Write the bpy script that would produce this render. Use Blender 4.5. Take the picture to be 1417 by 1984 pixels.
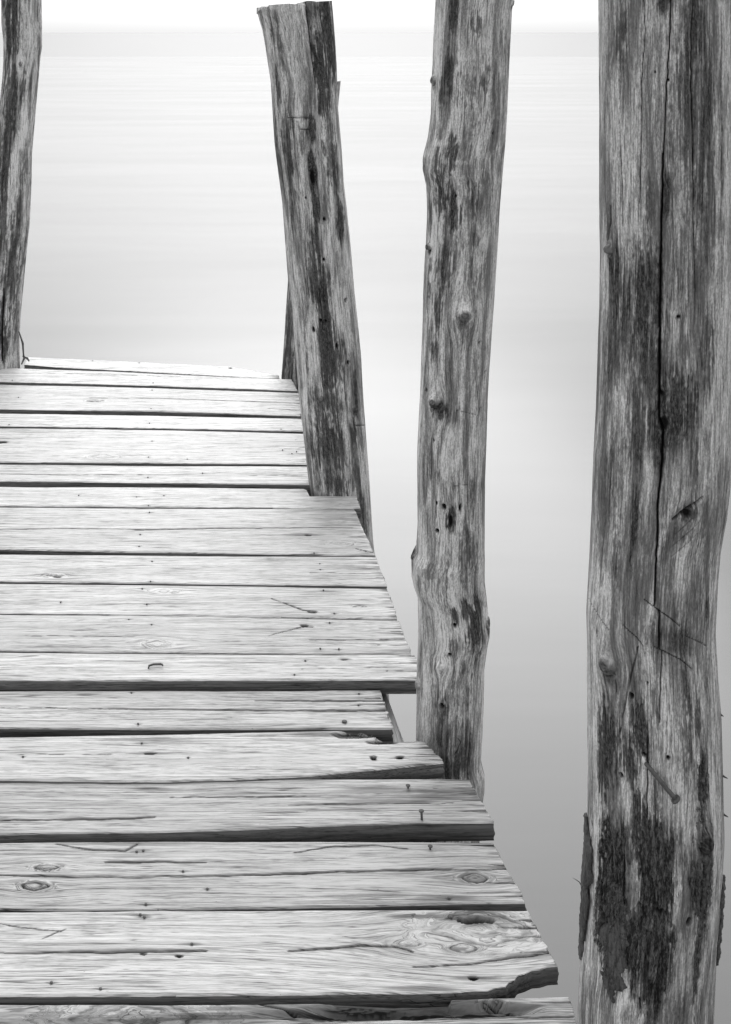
import bpy, math
import numpy as np

for o in list(bpy.data.objects):
    bpy.data.objects.remove(o)
scene = bpy.context.scene
COL = scene.collection

# ------------------------------------------------------------------ camera
F = 2317.0          # focal length in units of photo pixels (1984 high)
CX, CY = 317.0, 63.0
H = 1.2             # eye height above the deck
WATER = -1.0
cam_d = bpy.data.cameras.new("camera")
cam = bpy.data.objects.new("camera", cam_d)
COL.objects.link(cam)
cam.location = (0, 0, H)
cam.rotation_euler = (math.radians(90), 0, 0)
cam_d.sensor_fit = 'VERTICAL'
cam_d.sensor_height = 36.0
cam_d.lens = F / 1984.0 * 36.0
cam_d.shift_x = (708.5 - CX) / 1984.0
cam_d.shift_y = -(992.0 - CY) / 1984.0
cam_d.clip_start = 0.05
cam_d.clip_end = 60000
scene.camera = cam

# ------------------------------------------------------------------ light
SUN_EL, SUN_AZ = math.radians(34), math.radians(7)   # azimuth from +Y, clockwise
world = bpy.data.worlds.new("World")
scene.world = world
world.use_nodes = True
wn, wl = world.node_tree.nodes, world.node_tree.links
wn.clear()
sky = wn.new('ShaderNodeTexSky')
sky.sky_type = 'NISHITA'
sky.sun_disc = False
sky.sun_elevation = SUN_EL
sky.sun_rotation = SUN_AZ
sky.air_density = 3.9
sky.dust_density = 1.0
sky.ozone_density = 1.0
bw = wn.new('ShaderNodeRGBToBW')
bg = wn.new('ShaderNodeBackground')
bg.inputs['Strength'].default_value = 0.15
out = wn.new('ShaderNodeOutputWorld')
wl.new(sky.outputs[0], bw.inputs[0])
cloud = wn.new('ShaderNodeMath'); cloud.operation = 'ADD'      # thin even cloud over the clear-sky model
cloud.inputs[1].default_value = 0.7
wl.new(bw.outputs[0], cloud.inputs[0])
wl.new(cloud.outputs[0], bg.inputs['Color'])
wl.new(bg.outputs[0], out.inputs[0])

sun_d = bpy.data.lights.new("sun", 'SUN')
sun_d.energy = 0.8
sun_d.angle = math.radians(38)
sun_d.color = (1, 1, 1)
sun = bpy.data.objects.new("sun", sun_d)
COL.objects.link(sun)
sun.rotation_euler = (math.radians(90) - SUN_EL, 0, math.pi - SUN_AZ)
sun.location = (0, 0, 20)

scene.view_settings.view_transform = 'Standard'
scene.view_settings.look = 'None'
scene.view_settings.exposure = 0.45
scene.view_settings.gamma = 1.0
scene.render.engine = 'CYCLES'

# ------------------------------------------------------------------ noise
_rng = np.random.RandomState(7)
PERM = _rng.permutation(4096).astype(np.int64)
VAL = _rng.rand(4096)

def vnoise(x, y, z):
    xi = np.floor(x).astype(np.int64); yi = np.floor(y).astype(np.int64); zi = np.floor(z).astype(np.int64)
    fx, fy, fz = x - xi, y - yi, z - zi
    fx = fx * fx * (3 - 2 * fx); fy = fy * fy * (3 - 2 * fy); fz = fz * fz * (3 - 2 * fz)
    def h(a, b, c):
        return VAL[PERM[(PERM[(PERM[a & 4095] + b) & 4095] + c) & 4095]]
    c00 = h(xi, yi, zi) * (1 - fx) + h(xi + 1, yi, zi) * fx
    c10 = h(xi, yi + 1, zi) * (1 - fx) + h(xi + 1, yi + 1, zi) * fx
    c01 = h(xi, yi, zi + 1) * (1 - fx) + h(xi + 1, yi, zi + 1) * fx
    c11 = h(xi, yi + 1, zi + 1) * (1 - fx) + h(xi + 1, yi + 1, zi + 1) * fx
    return (c00 * (1 - fy) + c10 * fy) * (1 - fz) + (c01 * (1 - fy) + c11 * fy) * fz

def fbm(x, y, z=0.0, octs=4, rough=0.55):
    x = np.asarray(x, float); y = np.asarray(y, float)
    z = np.zeros_like(x) + z
    a, s, t = 1.0, 0.0, 0.0
    for i in range(octs):
        s = s + a * vnoise(x + 17.3 * i, y + 5.1 * i, z + 3.7 * i)
        t += a
        a *= rough
        x = x * 2.03; y = y * 2.03; z = z * 2.03
    return s / t

def sstep(a, b, x):
    t = np.clip((x - a) / (b - a), 0, 1)
    return t * t * (3 - 2 * t)

# ------------------------------------------------------------------ objects
def tag(o, label=None, cat=None, group=None, kind=None):
    if label: o['label'] = label
    if cat: o['category'] = cat
    if group: o['group'] = group
    if kind: o['kind'] = kind
    return o

ORIG = {}
def link(o, origin, parent=None):
    COL.objects.link(o)
    ORIG[o.name] = np.array(origin, float)
    if parent is not None:
        o.parent = parent
        o.location = ORIG[o.name] - ORIG[parent.name]
    else:
        o.location = origin
    return o

def empty(name, origin):
    o = bpy.data.objects.new(name, None)
    o.empty_display_size = 0.1
    return link(o, origin)

def mesh_obj(name, V, faces, mat, origin, parent=None, attrs=None):
    """V (n,3) in world metres, faces list of int arrays (each (m,k))."""
    me = bpy.data.meshes.new(name)
    V = np.asarray(V, float) - np.array(origin, float)
    if not isinstance(faces, (list, tuple)):
        faces = [faces]
    loops = np.concatenate([f.ravel() for f in faces]).astype(np.int32)
    tot = np.concatenate([np.full(len(f), f.shape[1]) for f in faces]).astype(np.int32)
    start = np.concatenate([[0], np.cumsum(tot)[:-1]]).astype(np.int32)
    me.vertices.add(len(V)); me.vertices.foreach_set('co', V.ravel().astype(np.float32))
    me.loops.add(len(loops)); me.loops.foreach_set('vertex_index', loops)
    me.polygons.add(len(tot))
    me.polygons.foreach_set('loop_start', start)
    me.polygons.foreach_set('loop_total', tot)
    me.polygons.foreach_set('use_smooth', np.ones(len(tot), bool))
    if attrs:
        for k, a in attrs.items():
            if a.shape[1] == 4:
                at = me.attributes.new(k, 'FLOAT_COLOR', 'POINT'); at.data.foreach_set('color', a.ravel().astype(np.float32))
            else:
                at = me.attributes.new(k, 'FLOAT_VECTOR', 'POINT'); at.data.foreach_set('vector', a.ravel().astype(np.float32))
    me.update(calc_edges=True)
    me.validate()
    me.materials.append(mat)
    o = bpy.data.objects.new(name, me)
    return link(o, origin, parent)

def grid_faces(nr, nt, closed=True):
    """quads between successive rings; ring index r*nt + t"""
    r = np.arange(nr - 1)[:, None]
    t = np.arange(nt if closed else nt - 1)[None, :]
    t2 = (t + 1) % nt
    a = r * nt + t; b = r * nt + t2; c = (r + 1) * nt + t2; d = (r + 1) * nt + t
    return np.stack([a, b, c, d], -1).reshape(-1, 4)

def tube(points, radii, n=8):
    """vertices/faces of a round bar along points, closed ends"""
    P = np.array(points, float)
    R = np.broadcast_to(np.array(radii, float), (len(P),))
    T = np.gradient(P, axis=0); T /= np.linalg.norm(T, axis=1)[:, None]
    up = np.array([0.13, 0.97, 0.21])
    V = []
    for p, t, r in zip(P, T, R):
        a = np.cross(t, up); a /= np.linalg.norm(a); b = np.cross(t, a)
        ang = np.linspace(0, 2 * np.pi, n, endpoint=False)
        V.append(p + r * (np.cos(ang)[:, None] * a + np.sin(ang)[:, None] * b))
    V = np.concatenate(V)
    m = len(P)
    V = np.vstack([V, P[0], P[-1]])
    q = grid_faces(m, n)
    i = np.arange(n); j = (i + 1) % n
    c0 = np.stack([j, i, np.full(n, m * n)], -1)
    c1 = np.stack([(m - 1) * n + i, (m - 1) * n + j, np.full(n, m * n + 1)], -1)
    return V, [q, np.vstack([c0, c1])]

# ------------------------------------------------------------------ materials
class NT:
    def __init__(self, name):
        self.m = bpy.data.materials.new(name)
        self.m.use_nodes = True
        self.n, self.l = self.m.node_tree.nodes, self.m.node_tree.links
        self.n.clear()
        self.out = self.n.new('ShaderNodeOutputMaterial')
        self.b = self.n.new('ShaderNodeBsdfPrincipled')
        self.l.new(self.b.outputs[0], self.out.inputs[0])
    def set(self, sock, v):
        if isinstance(v, bpy.types.NodeSocket): self.l.new(v, sock)
        else: sock.default_value = v
    def math(self, op, a, b=0.0, c=0.0, clamp=False):
        n = self.n.new('ShaderNodeMath'); n.operation = op; n.use_clamp = clamp
        self.set(n.inputs[0], a); self.set(n.inputs[1], b); self.set(n.inputs[2], c)
        return n.outputs[0]
    def attr(self, name):
        n = self.n.new('ShaderNodeAttribute'); n.attribute_name = name
        return n
    def scale(self, v, s, off=(0, 0, 0)):
        n = self.n.new('ShaderNodeMapping')
        n.inputs['Scale'].default_value = s; n.inputs['Location'].default_value = off
        self.l.new(v, n.inputs['Vector']); return n.outputs[0]
    def noise(self, v, detail=3, rough=0.55, dist=0.0):
        n = self.n.new('ShaderNodeTexNoise')
        n.inputs['Scale'].default_value = 1.0
        n.inputs['Detail'].default_value = detail; n.inputs['Roughness'].default_value = rough
        n.inputs['Distortion'].default_value = dist
        self.l.new(v, n.inputs['Vector']); return n.outputs['Fac']
    def ss(self, x, a, b, lo=0.0, hi=1.0):
        n = self.n.new('ShaderNodeMapRange'); n.interpolation_type = 'SMOOTHSTEP'
        self.set(n.inputs['Value'], x)
        n.inputs['From Min'].default_value = a; n.inputs['From Max'].default_value = b
        n.inputs['To Min'].default_value = lo; n.inputs['To Max'].default_value = hi
        return n.outputs[0]
    def mix(self, f, a, b):
        n = self.n.new('ShaderNodeMix'); n.data_type = 'FLOAT'
        self.set(n.inputs[0], f); self.set(n.inputs[2], a); self.set(n.inputs[3], b)
        return n.outputs[0]
    def grey(self, v):
        n = self.n.new('ShaderNodeCombineColor')
        for i in range(3): self.set(n.inputs[i], v)
        return n.outputs[0]
    def bump(self, h, dist, strength=1.0, prev=None):
        n = self.n.new('ShaderNodeBump')
        n.inputs['Distance'].default_value = dist; n.inputs['Strength'].default_value = strength
        self.l.new(h, n.inputs['Height'])
        if prev: self.l.new(prev, n.inputs['Normal'])
        return n.outputs[0]

def marks(t):
    a = t.attr('marks')
    s = t.n.new('ShaderNodeSeparateColor'); t.l.new(a.outputs['Color'], s.inputs[0])
    return s.outputs[0], s.outputs[1], s.outputs[2], a.outputs['Alpha']

def mat_post():
    t = NT('weathered_log')
    g = t.attr('grain').outputs['Vector']
    stain_shade, light, crack, tone = marks(t)
    fib = t.noise(t.scale(g, (520, 520, 26)), 4, 0.68)
    med = t.noise(t.scale(g, (150, 150, 7), (3, 1, 2)), 4, 0.6)
    mott = t.noise(t.scale(g, (330, 330, 90), (9, 4, 7)), 4, 0.7)
    patch = t.noise(t.scale(g, (38, 38, 5.5), (5, 7, 1)), 5, 0.62, 0.6)
    broad = t.noise(t.scale(g, (9, 9, 2.5), (2, 8, 3)), 2, 0.5)
    # weathering mask: patches broken up along the fibres
    w = t.math('ADD', patch, t.math('MULTIPLY', t.math('SUBTRACT', med, 0.5), 1.0))
    w = t.math('ADD', w, t.math('MULTIPLY', t.math('SUBTRACT', mott, 0.5), 1.35))
    w = t.math('ADD', t.math('ADD', w, 0.03), t.math('MULTIPLY', stain_shade, 0.50))
    w = t.math('SUBTRACT', w, t.math('MULTIPLY', light, 0.30))
    w = t.math('ADD', w, t.math('MULTIPLY', t.math('SUBTRACT', broad, 0.5), 0.25))
    m1 = t.ss(w, 0.44, 0.80)
    m2 = t.ss(w, 0.72, 1.02)
    base = t.mix(t.ss(fib, 0.32, 0.66), 0.50, 1.75)
    base = t.math('MULTIPLY', base, t.mix(t.ss(med, 0.30, 0.70), 0.52, 1.22))
    base = t.math('MULTIPLY', base, t.mix(t.ss(mott, 0.32, 0.62), 0.62, 1.08))
    base = t.math('MULTIPLY', base, t.mix(t.ss(patch, 0.62, 0.42), 0.50, 1.15))
    speck = t.noise(t.scale(g, (700, 700, 260), (3, 3, 8)), 3, 0.7)
    base = t.math('MULTIPLY', base, t.mix(t.ss(speck, 0.36, 0.60), 0.62, 1.05))
    base = t.math('ADD', base, t.math('MULTIPLY', light, 0.10))
    base = t.math('MINIMUM', t.math('MULTIPLY', base, tone), 0.80)
    dark = t.mix(t.ss(mott, 0.3, 0.7), 0.03, 0.17)
    c = t.mix(t.math('MULTIPLY', m1, 0.80), base, dark)
    c = t.mix(t.math('MULTIPLY', m2, 0.9), c, t.mix(t.ss(t.math('ADD', t.math('MULTIPLY', mott, 0.6), t.math('MULTIPLY', speck, 0.4)), 0.42, 0.66), 0.005, 0.13))
    # fine drying checks
    chk = t.noise(t.scale(g, (260, 260, 3.2), (1, 5, 9)), 2, 0.5)
    line = t.ss(t.math('ABSOLUTE', t.math('SUBTRACT', chk, 0.5)), 0.0, 0.012, 1.0, 0.0)
    gate = t.ss(t.noise(t.scale(g, (40, 40, 6), (8, 2, 4)), 2), 0.5, 0.6)
    line = t.math('MULTIPLY', line, gate)
    c = t.math('MULTIPLY', c, t.mix(line, 1.0, 0.45))
    c = t.mix(crack, c, 0.012)  # inner shade of cracks and holes painted into the colour
    t.l.new(t.grey(c), t.b.inputs['Base Color'])
    dull = t.math('MAXIMUM', t.math('MULTIPLY', m1, 0.8), crack)
    t.l.new(t.mix(dull, 0.48, 0.85), t.b.inputs['Roughness'])
    t.l.new(t.mix(dull, 0.55, 0.08), t.b.inputs['Specular IOR Level'])
    h = t.math('ADD', t.math('MULTIPLY', fib, 0.7), t.math('MULTIPLY', mott, 0.6))
    h = t.math('ADD', h, t.math('MULTIPLY', med, 0.7))
    h = t.math('SUBTRACT', h, t.math('MULTIPLY', m1, 0.25))
    h = t.math('SUBTRACT', h, t.math('MULTIPLY', line, 0.6))
    t.l.new(t.bump(h, 0.0028, 0.9), t.b.inputs['Normal'])
    return t.m

def mat_plank():
    t = NT('weathered_plank')
    g = t.attr('grain').outputs['Vector']
    stain_shade, light, crack, tone = marks(t)
    fib = t.noise(t.scale(g, (13, 380, 380)), 5, 0.74)
    med = t.noise(t.scale(g, (3.0, 190, 190), (3, 1, 2)), 5, 0.72)
    wide = t.noise(t.scale(g, (1.6, 26, 26), (7, 3, 5)), 3, 0.55)
    mott = t.noise(t.scale(g, (70, 420, 420), (9, 4, 7)), 3, 0.65)
    base = t.mix(t.ss(fib, 0.34, 0.54), 0.38, 0.80)
    base = t.math('MULTIPLY', base, t.mix(t.ss(med, 0.62, 0.36), 0.82, 1.08))
    base = t.math('MULTIPLY', base, t.mix(wide, 0.72, 1.24))
    base = t.math('MULTIPLY', base, tone)
    w = t.math('ADD', med, t.math('MULTIPLY', t.math('SUBTRACT', wide, 0.5), 0.5))
    w = t.math('ADD', w, t.math('MULTIPLY', t.math('SUBTRACT', fib, 0.5), 0.6))
    w = t.math('ADD', w, t.math('MULTIPLY', stain_shade, 0.58))
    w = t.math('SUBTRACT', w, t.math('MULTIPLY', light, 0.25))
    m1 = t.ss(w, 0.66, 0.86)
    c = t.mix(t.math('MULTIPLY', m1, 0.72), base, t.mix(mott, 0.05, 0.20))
    # hairline splits along the grain
    chk = t.noise(t.scale(g, (1.1, 75, 75), (1, 5, 9)), 3, 0.55)
    line = t.ss(t.math('ABSOLUTE', t.math('SUBTRACT', chk, 0.5)), 0.0, 0.013, 1.0, 0.0)
    gate = t.ss(t.noise(t.scale(g, (5, 30, 30), (8, 2, 4)), 2), 0.47, 0.60)
    line = t.math('MULTIPLY', line, gate)
    c = t.math('MULTIPLY', c, t.mix(line, 1.0, 0.16))
    chk2 = t.noise(t.scale(g, (3.5, 170, 170), (4, 2, 6)), 3, 0.6)
    line2 = t.ss(t.math('ABSOLUTE', t.math('SUBTRACT', chk2, 0.5)), 0.0, 0.026, 1.0, 0.0)
    gate2 = t.ss(t.noise(t.scale(g, (8, 60, 60), (1, 7, 4)), 3), 0.40, 0.54)
    line2 = t.math('MULTIPLY', line2, gate2)
    c = t.math('MULTIPLY', c, t.mix(line2, 1.0, 0.30))
    dash = t.noise(t.scale(g, (34, 820, 820), (2, 8, 5)), 2, 0.5)
    dg = t.ss(t.noise(t.scale(g, (3, 40, 40), (6, 1, 3)), 2), 0.35, 0.65)
    c = t.math('MULTIPLY', c, t.mix(dg, 1.0, t.ss(dash, 0.54, 0.68, 1.0, 0.34)))
    # small dark flecks
    fl = t.noise(t.scale(g, (120, 420, 420), (4, 6, 1)), 2, 0.5)
    c = t.math('MULTIPLY', c, t.ss(fl, 0.72, 0.80, 1.0, 0.35))
    c = t.mix(t.ss(stain_shade, 0.85, 1.2, 0.0, 0.65), c, t.mix(t.ss(med, 0.3, 0.7), 0.015, 0.09))  # strong stains, and the painted gap shade on the plank sides
    c = t.mix(crack, c, 0.012)  # cracks and holes coloured near-black, painting their occlusion on top of the relief
    t.l.new(t.grey(c), t.b.inputs['Base Color'])
    dull = t.math('MAXIMUM', t.ss(stain_shade, 0.5, 1.1), crack)
    t.l.new(t.mix(dull, 0.50, 0.85), t.b.inputs['Roughness'])
    t.l.new(t.mix(dull, 0.5, 0.06), t.b.inputs['Specular IOR Level'])
    h = t.math('ADD', t.math('MULTIPLY', fib, 0.6), t.math('MULTIPLY', med, 1.1))
    h = t.math('SUBTRACT', h, t.math('MULTIPLY', line, 1.0))
    h = t.math('SUBTRACT', h, t.math('MULTIPLY', m1, 0.3))
    t.l.new(t.bump(h, 0.0009, 0.8), t.b.inputs['Normal'])
    return t.m

def mat_water():
    t = NT('calm_water')
    geo = t.n.new('ShaderNodeNewGeometry')
    P = geo.outputs['Position']
    sep = t.n.new('ShaderNodeSeparateXYZ'); t.l.new(P, sep.inputs[0])
    # wind-ruffled band far out, with a nearly straight edge
    wob = t.noise(t.scale(P, (0.02, 0.02, 0)), 2)
    far = t.math('ADD', sep.outputs[1], t.math('MULTIPLY', t.math('SUBTRACT', wob, 0.5), 3.0))
    band = t.ss(far, 107.0, 110.0)
    streak = t.noise(t.scale(P, (0.5, 2.2, 0), (3, 2, 0)), 4, 0.6)
    streak2 = t.noise(t.scale(P, (0.09, 0.5, 0), (1, 2, 0)), 3, 0.55)
    c = t.mix(streak, WB - 0.01, WB + 0.01)
    c = t.math('MULTIPLY', c, t.mix(streak2, 0.88, 1.12))
    fr = t.n.new('ShaderNodeFresnel'); fr.inputs['IOR'].default_value = 1.44
    # a moving surface averages its slopes: reflection stays below one at the horizon
    fac = t.math('MULTIPLY', fr.outputs[0], t.math('SUBTRACT', 1.0, t.math('MULTIPLY', fr.outputs[0], 0.61)))
    fac = t.math('MULTIPLY', fac, t.math('ADD', 1.0, t.math('ADD', t.math('MULTIPLY', t.math('SUBTRACT', streak, 0.5), 0.06), t.math('MULTIPLY', t.math('SUBTRACT', streak2, 0.5), 0.10))))
    dif = t.n.new('ShaderNodeBsdfDiffuse'); gl = t.n.new('ShaderNodeBsdfGlossy')
    t.l.new(t.grey(c), dif.inputs['Color'])
    t.l.new(t.grey(t.mix(band, 1.0, 0.80)), gl.inputs['Color'])
    t.l.new(t.mix(band, t.mix(streak2, 0.17, 0.21), 0.24), gl.inputs['Roughness'])
    h = t.math('ADD', t.math('MULTIPLY', streak, 0.4), streak2)
    nb = t.bump(h, 0.02, 0.12)
    for q in (dif, gl, fr): t.l.new(nb, q.inputs['Normal'])
    mx = t.n.new('ShaderNodeMixShader')
    t.l.new(fac, mx.inputs[0]); t.l.new(dif.outputs[0], mx.inputs[1]); t.l.new(gl.outputs[0], mx.inputs[2])
    t.l.new(mx.outputs[0], t.out.inputs[0]); t.n.remove(t.b)
    return t.m

def mat_plain(name, lo, hi, rough, metal=0.0, sc=300):
    t = NT(name)
    tc = t.n.new('ShaderNodeTexCoord').outputs['Object']
    n = t.noise(t.scale(tc, (sc, sc, sc)), 4, 0.6)
    t.l.new(t.grey(t.mix(n, lo, hi)), t.b.inputs['Base Color'])
    t.b.inputs['Roughness'].default_value = rough
    t.b.inputs['Metallic'].default_value = metal
    t.l.new(t.bump(n, 0.0006, 0.6), t.b.inputs['Normal'])
    return t.m

WB = 0.02
M_POST, M_PLANK, M_WATER = mat_post(), mat_plank(), mat_water()
M_NAIL = mat_plain('rusted_iron', 0.015, 0.17, 0.65, 0.2)
def mat_bark():
    t = NT('rough_bark')
    tc = t.n.new('ShaderNodeTexCoord').outputs['Object']
    n = t.noise(t.scale(tc, (420, 420, 70)), 5, 0.7)
    n2 = t.noise(t.scale(tc, (110, 110, 22), (3, 1, 4)), 4, 0.65, 0.8)
    v = t.math('ADD', t.math('MULTIPLY', t.ss(n, 0.3, 0.7), 0.5), t.math('MULTIPLY', t.ss(n2, 0.36, 0.64), 0.5))
    t.l.new(t.grey(t.mix(v, 0.008, 0.19)), t.b.inputs['Base Color'])
    t.b.inputs['Roughness'].default_value = 0.8
    t.l.new(t.bump(v, 0.004, 1.0), t.b.inputs['Normal'])
    return t.m
M_BARK = mat_bark()

# ------------------------------------------------------------------ water
def build_water():
    xs = np.array([-30000, -600, -60, -8, 0, 8, 60, 600, 30000.])
    ys = np.array([-300, -20, 0, 6, 20, 80, 300, 2000, 50000.])
    X, Y = np.meshgrid(xs, ys)
    V = np.stack([X, Y, np.full_like(X, WATER)], -1).reshape(-1, 3)
    o = mesh_obj('water', V, grid_faces(len(ys), len(xs), False), M_WATER, (0, 0, WATER))
    tag(o, kind='structure', label='smooth pale sea stretching to the horizon')
build_water()

# ------------------------------------------------------------------ pier deck
def YfromPx(y, dz=0.0): return F * (H - dz) / (y - CY)
def W(x, y, dz=0.0):
    Y = YfromPx(y, dz); return (x - CX) * Y / F, Y

pier = empty('wooden_pier', (0, 2.6, 0))
tag(pier, 'narrow pier of bleached, cracked planks running out over the water', 'pier')

XL = -0.62
def segd(A, B, pts):
    """min distance and position along polyline for arrays A,B"""
    best = np.full(A.shape, 1e9); pos = np.zeros(A.shape)
    n = len(pts) - 1
    for i in range(n):
        (x0, y0), (x1, y1) = pts[i], pts[i + 1]
        dx, dy = x1 - x0, y1 - y0
        L = dx * dx + dy * dy + 1e-12
        t = np.clip(((A - x0) * dx + (B - y0) * dy) / L, 0, 1)
        d = np.hypot(A - x0 - t * dx, B - y0 - t * dy)
        k = d < best
        best = np.where(k, d, best); pos = np.where(k, (i + t) / n, pos)
    return best, pos

def plank(back, front, dz=0.0, th=0.026, tone=1.0, feats=(), label=None, seed=0, xl=None,
          world=False, rag=0.004, xr=None, cup=0.0, nx=None, edge=0.0016, stainy=0.0):
    if world: b, f = np.array(back), np.array(front)
    else:
        b = np.array([W(x, y, dz) for x, y in back]); f = np.array([W(x, y, dz) for x, y in front])
    xl = XL + 0.025 * math.sin(seed * 5.3) if xl is None else xl
    xrb, xrf = b[-1, 0], f[-1, 0]
    if xr is not None: xrb = xrf = xr
    wid = np.mean(b[:, 1]) - np.mean(f[:, 1])
    Yn = max(1.3, float(np.mean(f[:, 1])))
    nx = nx or int(np.clip(1.15 / (0.0016 * Yn ** 0.7), 200, 560))
    nv = int(np.clip(wid / (0.00062 * Yn ** 1.2), 50, 240))
    nf = 14
    # profile: v across the top (back->front), then front face, bottom, back face
    vt = np.linspace(0, 1, nv)
    vt = 0.5 - 0.5 * np.cos(np.pi * vt) * (0.25) + (vt - 0.5) * 0.75      # denser at the edges
    kind = np.concatenate([np.zeros(nv), np.ones(nf), np.full(4, 2), np.full(nf, 3)])
    par = np.concatenate([vt, (np.arange(nf) + 1) / nf, (np.arange(4) + 1) / 5., (np.arange(nf)) / nf])
    nt = len(kind)
    u = np.linspace(0, 1, nx)
    u = np.concatenate([u, ])
    U, K = np.meshgrid(u, kind, indexing='ij'); _, Pm = np.meshgrid(u, par, indexing='ij')
    v = np.where(K == 0, Pm, np.where(K == 1, 1.0, np.where(K == 2, 1 - Pm, 0.0)))
    depth = np.where(K == 0, 0.0, np.where(K == 1, Pm, np.where(K == 2, 1.0, 1 - Pm)))
    XR = xrb + (xrf - xrb) * v
    # ragged saw-cut / broken end
    ragn = (fbm(v * 14 + seed * 3.1, depth * 2.0 + seed, seed, 4, 0.65) - 0.5) * 2 * rag
    X = xl + U * (XR - xl) + ragn * sstep(0.90, 1.0, U) - ragn * 1.5 * (1 - sstep(0.0, 0.06, U))
    yb = np.interp(X, b[:, 0], b[:, 1]); yf = np.interp(X, f[:, 0], f[:, 1])
    # edges wander a little
    yb = yb + (fbm(X * 9, X * 0 + seed * 1.7, 0.3, 4) - 0.5) * 0.004
    yf = yf + (fbm(X * 9, X * 0 + seed * 2.9, 5.3, 4) - 0.5) * 0.004
    Y = yb + (yf - yb) * v
    wloc = np.maximum(yb - yf, 0.004)
    Z = dz - th * depth
    # rounded arrises
    d0 = v * wloc; d1 = (1 - v) * wloc
    er = edge * (0.5 + 1.2 * fbm(X * 14, v * 2 + seed, 2.2, 3))
    def rnd(d): return er * (1 - np.sqrt(np.clip(1 - np.clip(1 - d / er, 0, 1) ** 2, 0, 1)))
    Z = np.where(K == 0, Z - rnd(d0) - rnd(d1), Z)
    # face relief (front and back faces)
    fn = (fbm(X * 7, depth * 9 + seed, seed + 1.5, 4, 0.6) - 0.5)
    fb = fn * 0.005 + (fbm(X * 60, depth * 14 + seed, 9.5, 3) - 0.5) * 0.0012
    Y = np.where(K == 1, Y - fb - 0.002 * np.sin(depth * np.pi), Y)
    Y = np.where(K == 3, Y + fb, Y)
    Z = np.where(K == 2, Z + fn * 0.004, Z)
    # top relief
    top = K == 0
    st = np.zeros_like(X); li = np.zeros_like(X); cr = np.zeros_like(X)
    g2 = Y.copy()     # warped across-grain coordinate
    gx = X.copy()
    rel = (fbm(X * 3, Y * 60, seed, 4, 0.6) - 0.5) * 0.0010 + (fbm(X * 10, Y * 330, seed + 3, 3, 0.6) - 0.5) * 0.0009
    rel = rel + (fbm(X * 2.1, Y * 4, seed + 6, 2) - 0.5) * 0.004
    wv = (fbm(X * 2.0, Y * 5, seed + 8, 2) - 0.5) * 0.012
    g2 = g2 + wv
    if cup: rel = rel + cup * (2 * v - 1) ** 2
    for ft in feats:
        k = ft[0]
        if k == 'crack':      # ('crack', pts_px, width_m, depth_m)
            pts = [W(x, y, dz) for x, y in ft[1]]
            # jitter
            d, pos = segd(X, Y + (fbm(X * 40, X * 0 + seed, 1.0, 3) - 0.5) * 0.004, pts)
            wdt = 0.55 * ft[2] * (0.35 + 0.65 * np.sin(np.pi * np.clip(pos * 0.94 + 0.03, 0, 1)) ** 0.5) * (0.6 + 0.9 * fbm(X * 30, X * 0, seed, 3))
            if len(ft) > 4 and ft[4] == 'open': wdt = 0.55 * ft[2] * (0.3 + 0.9 * pos)
            a = np.exp(-(d / wdt) ** 2)
            rel = rel - ft[3] * a
            cr = np.maximum(cr, sstep(0.25, 0.8, a))
            st = np.maximum(st, 0.6 * np.exp(-(d / (wdt * 4)) ** 2))
        elif k == 'knot':     # ('knot', x, y, rx_m, ry_m, strength)
            kx, ky = W(ft[1], ft[2], dz); rx, ry, s = ft[3], ft[4], ft[5]
            ex = (X - kx); ey = (Y - ky)
            nz = (fbm(X * 55, Y * 140, seed + 2, 3, .65) - .5)
            q = (np.abs(ex / rx) ** 1.25 + np.abs(ey / ry) ** 1.7) ** .75 + nz * .45
            wq = np.exp(-((ex / (rx * 3.2)) ** 2 + (ey / (ry * 3.0)) ** 2))
            g2 = g2 - ey * wq * 0.85
            b_ = sstep(1.9, 1.0, q)
            g2 = g2 * (1 - b_) + (ky + q * ry * 1.3 * np.sign(ey + 1e-6) * .5) * b_
            gx = gx * (1 - b_) + kx * b_ + ex * .4 * b_
            up = sstep(-.6, .6, -ey / ry) * .6 + .4
            ring = np.exp(-((q - 1.0) / 0.11) ** 2) * np.clip(.2 + 1.8 * fbm(X * 80, Y * 80, seed, 2) * up, 0, 1.2)
            ring2 = np.exp(-((q - .55) / 0.08) ** 2) * sstep(.45, .6, fbm(X * 70, Y * 70, seed + 4, 2))
            rel = rel + 0.0012 * s * np.exp(-q ** 2 * 0.7) - 0.0022 * s * ring - .001 * s * ring2
            st = np.maximum(st, s * (np.exp(-(q / 1.1) ** 4) * np.clip(.25 + 2.2 * nz, 0, 1) + .35 * np.exp(-((ex / (rx * 2.6)) ** 2 + (ey / (ry * 1.3)) ** 2))))
            cr = np.maximum(cr, s * np.clip(.85 * ring + .55 * ring2, 0, 1))
        elif k == 'stain_shade':    # ('stain', x, y, rx, ry, s)
            kx, ky = W(ft[1], ft[2], dz)
            q = ((X - kx) / ft[3]) ** 2 + ((Y - ky) / ft[4]) ** 2
            st = np.maximum(st, ft[5] * np.exp(-q) * (0.1 + 1.3 * fbm(X * 12, Y * 260, seed, 4, .7)))
        elif k == 'light':
            kx, ky = W(ft[1], ft[2], dz)
            q = ((X - kx) / ft[3]) ** 2 + ((Y - ky) / ft[4]) ** 2
            li = np.maximum(li, ft[5] * np.exp(-q))
        elif k == 'hole':     # ('hole', x, y, rx, ry, depth)
            kx, ky = W(ft[1], ft[2], dz)
            jag = (fbm(X * 120, Y * 200, seed + 4, 3) - 0.5) * 0.9
            q = np.hypot((X - kx) / ft[3], (Y - ky) / ft[4]) + jag
            a = 1 - sstep(0.6, 1.05, q)
            rel = rel - ft[5] * a
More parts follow.
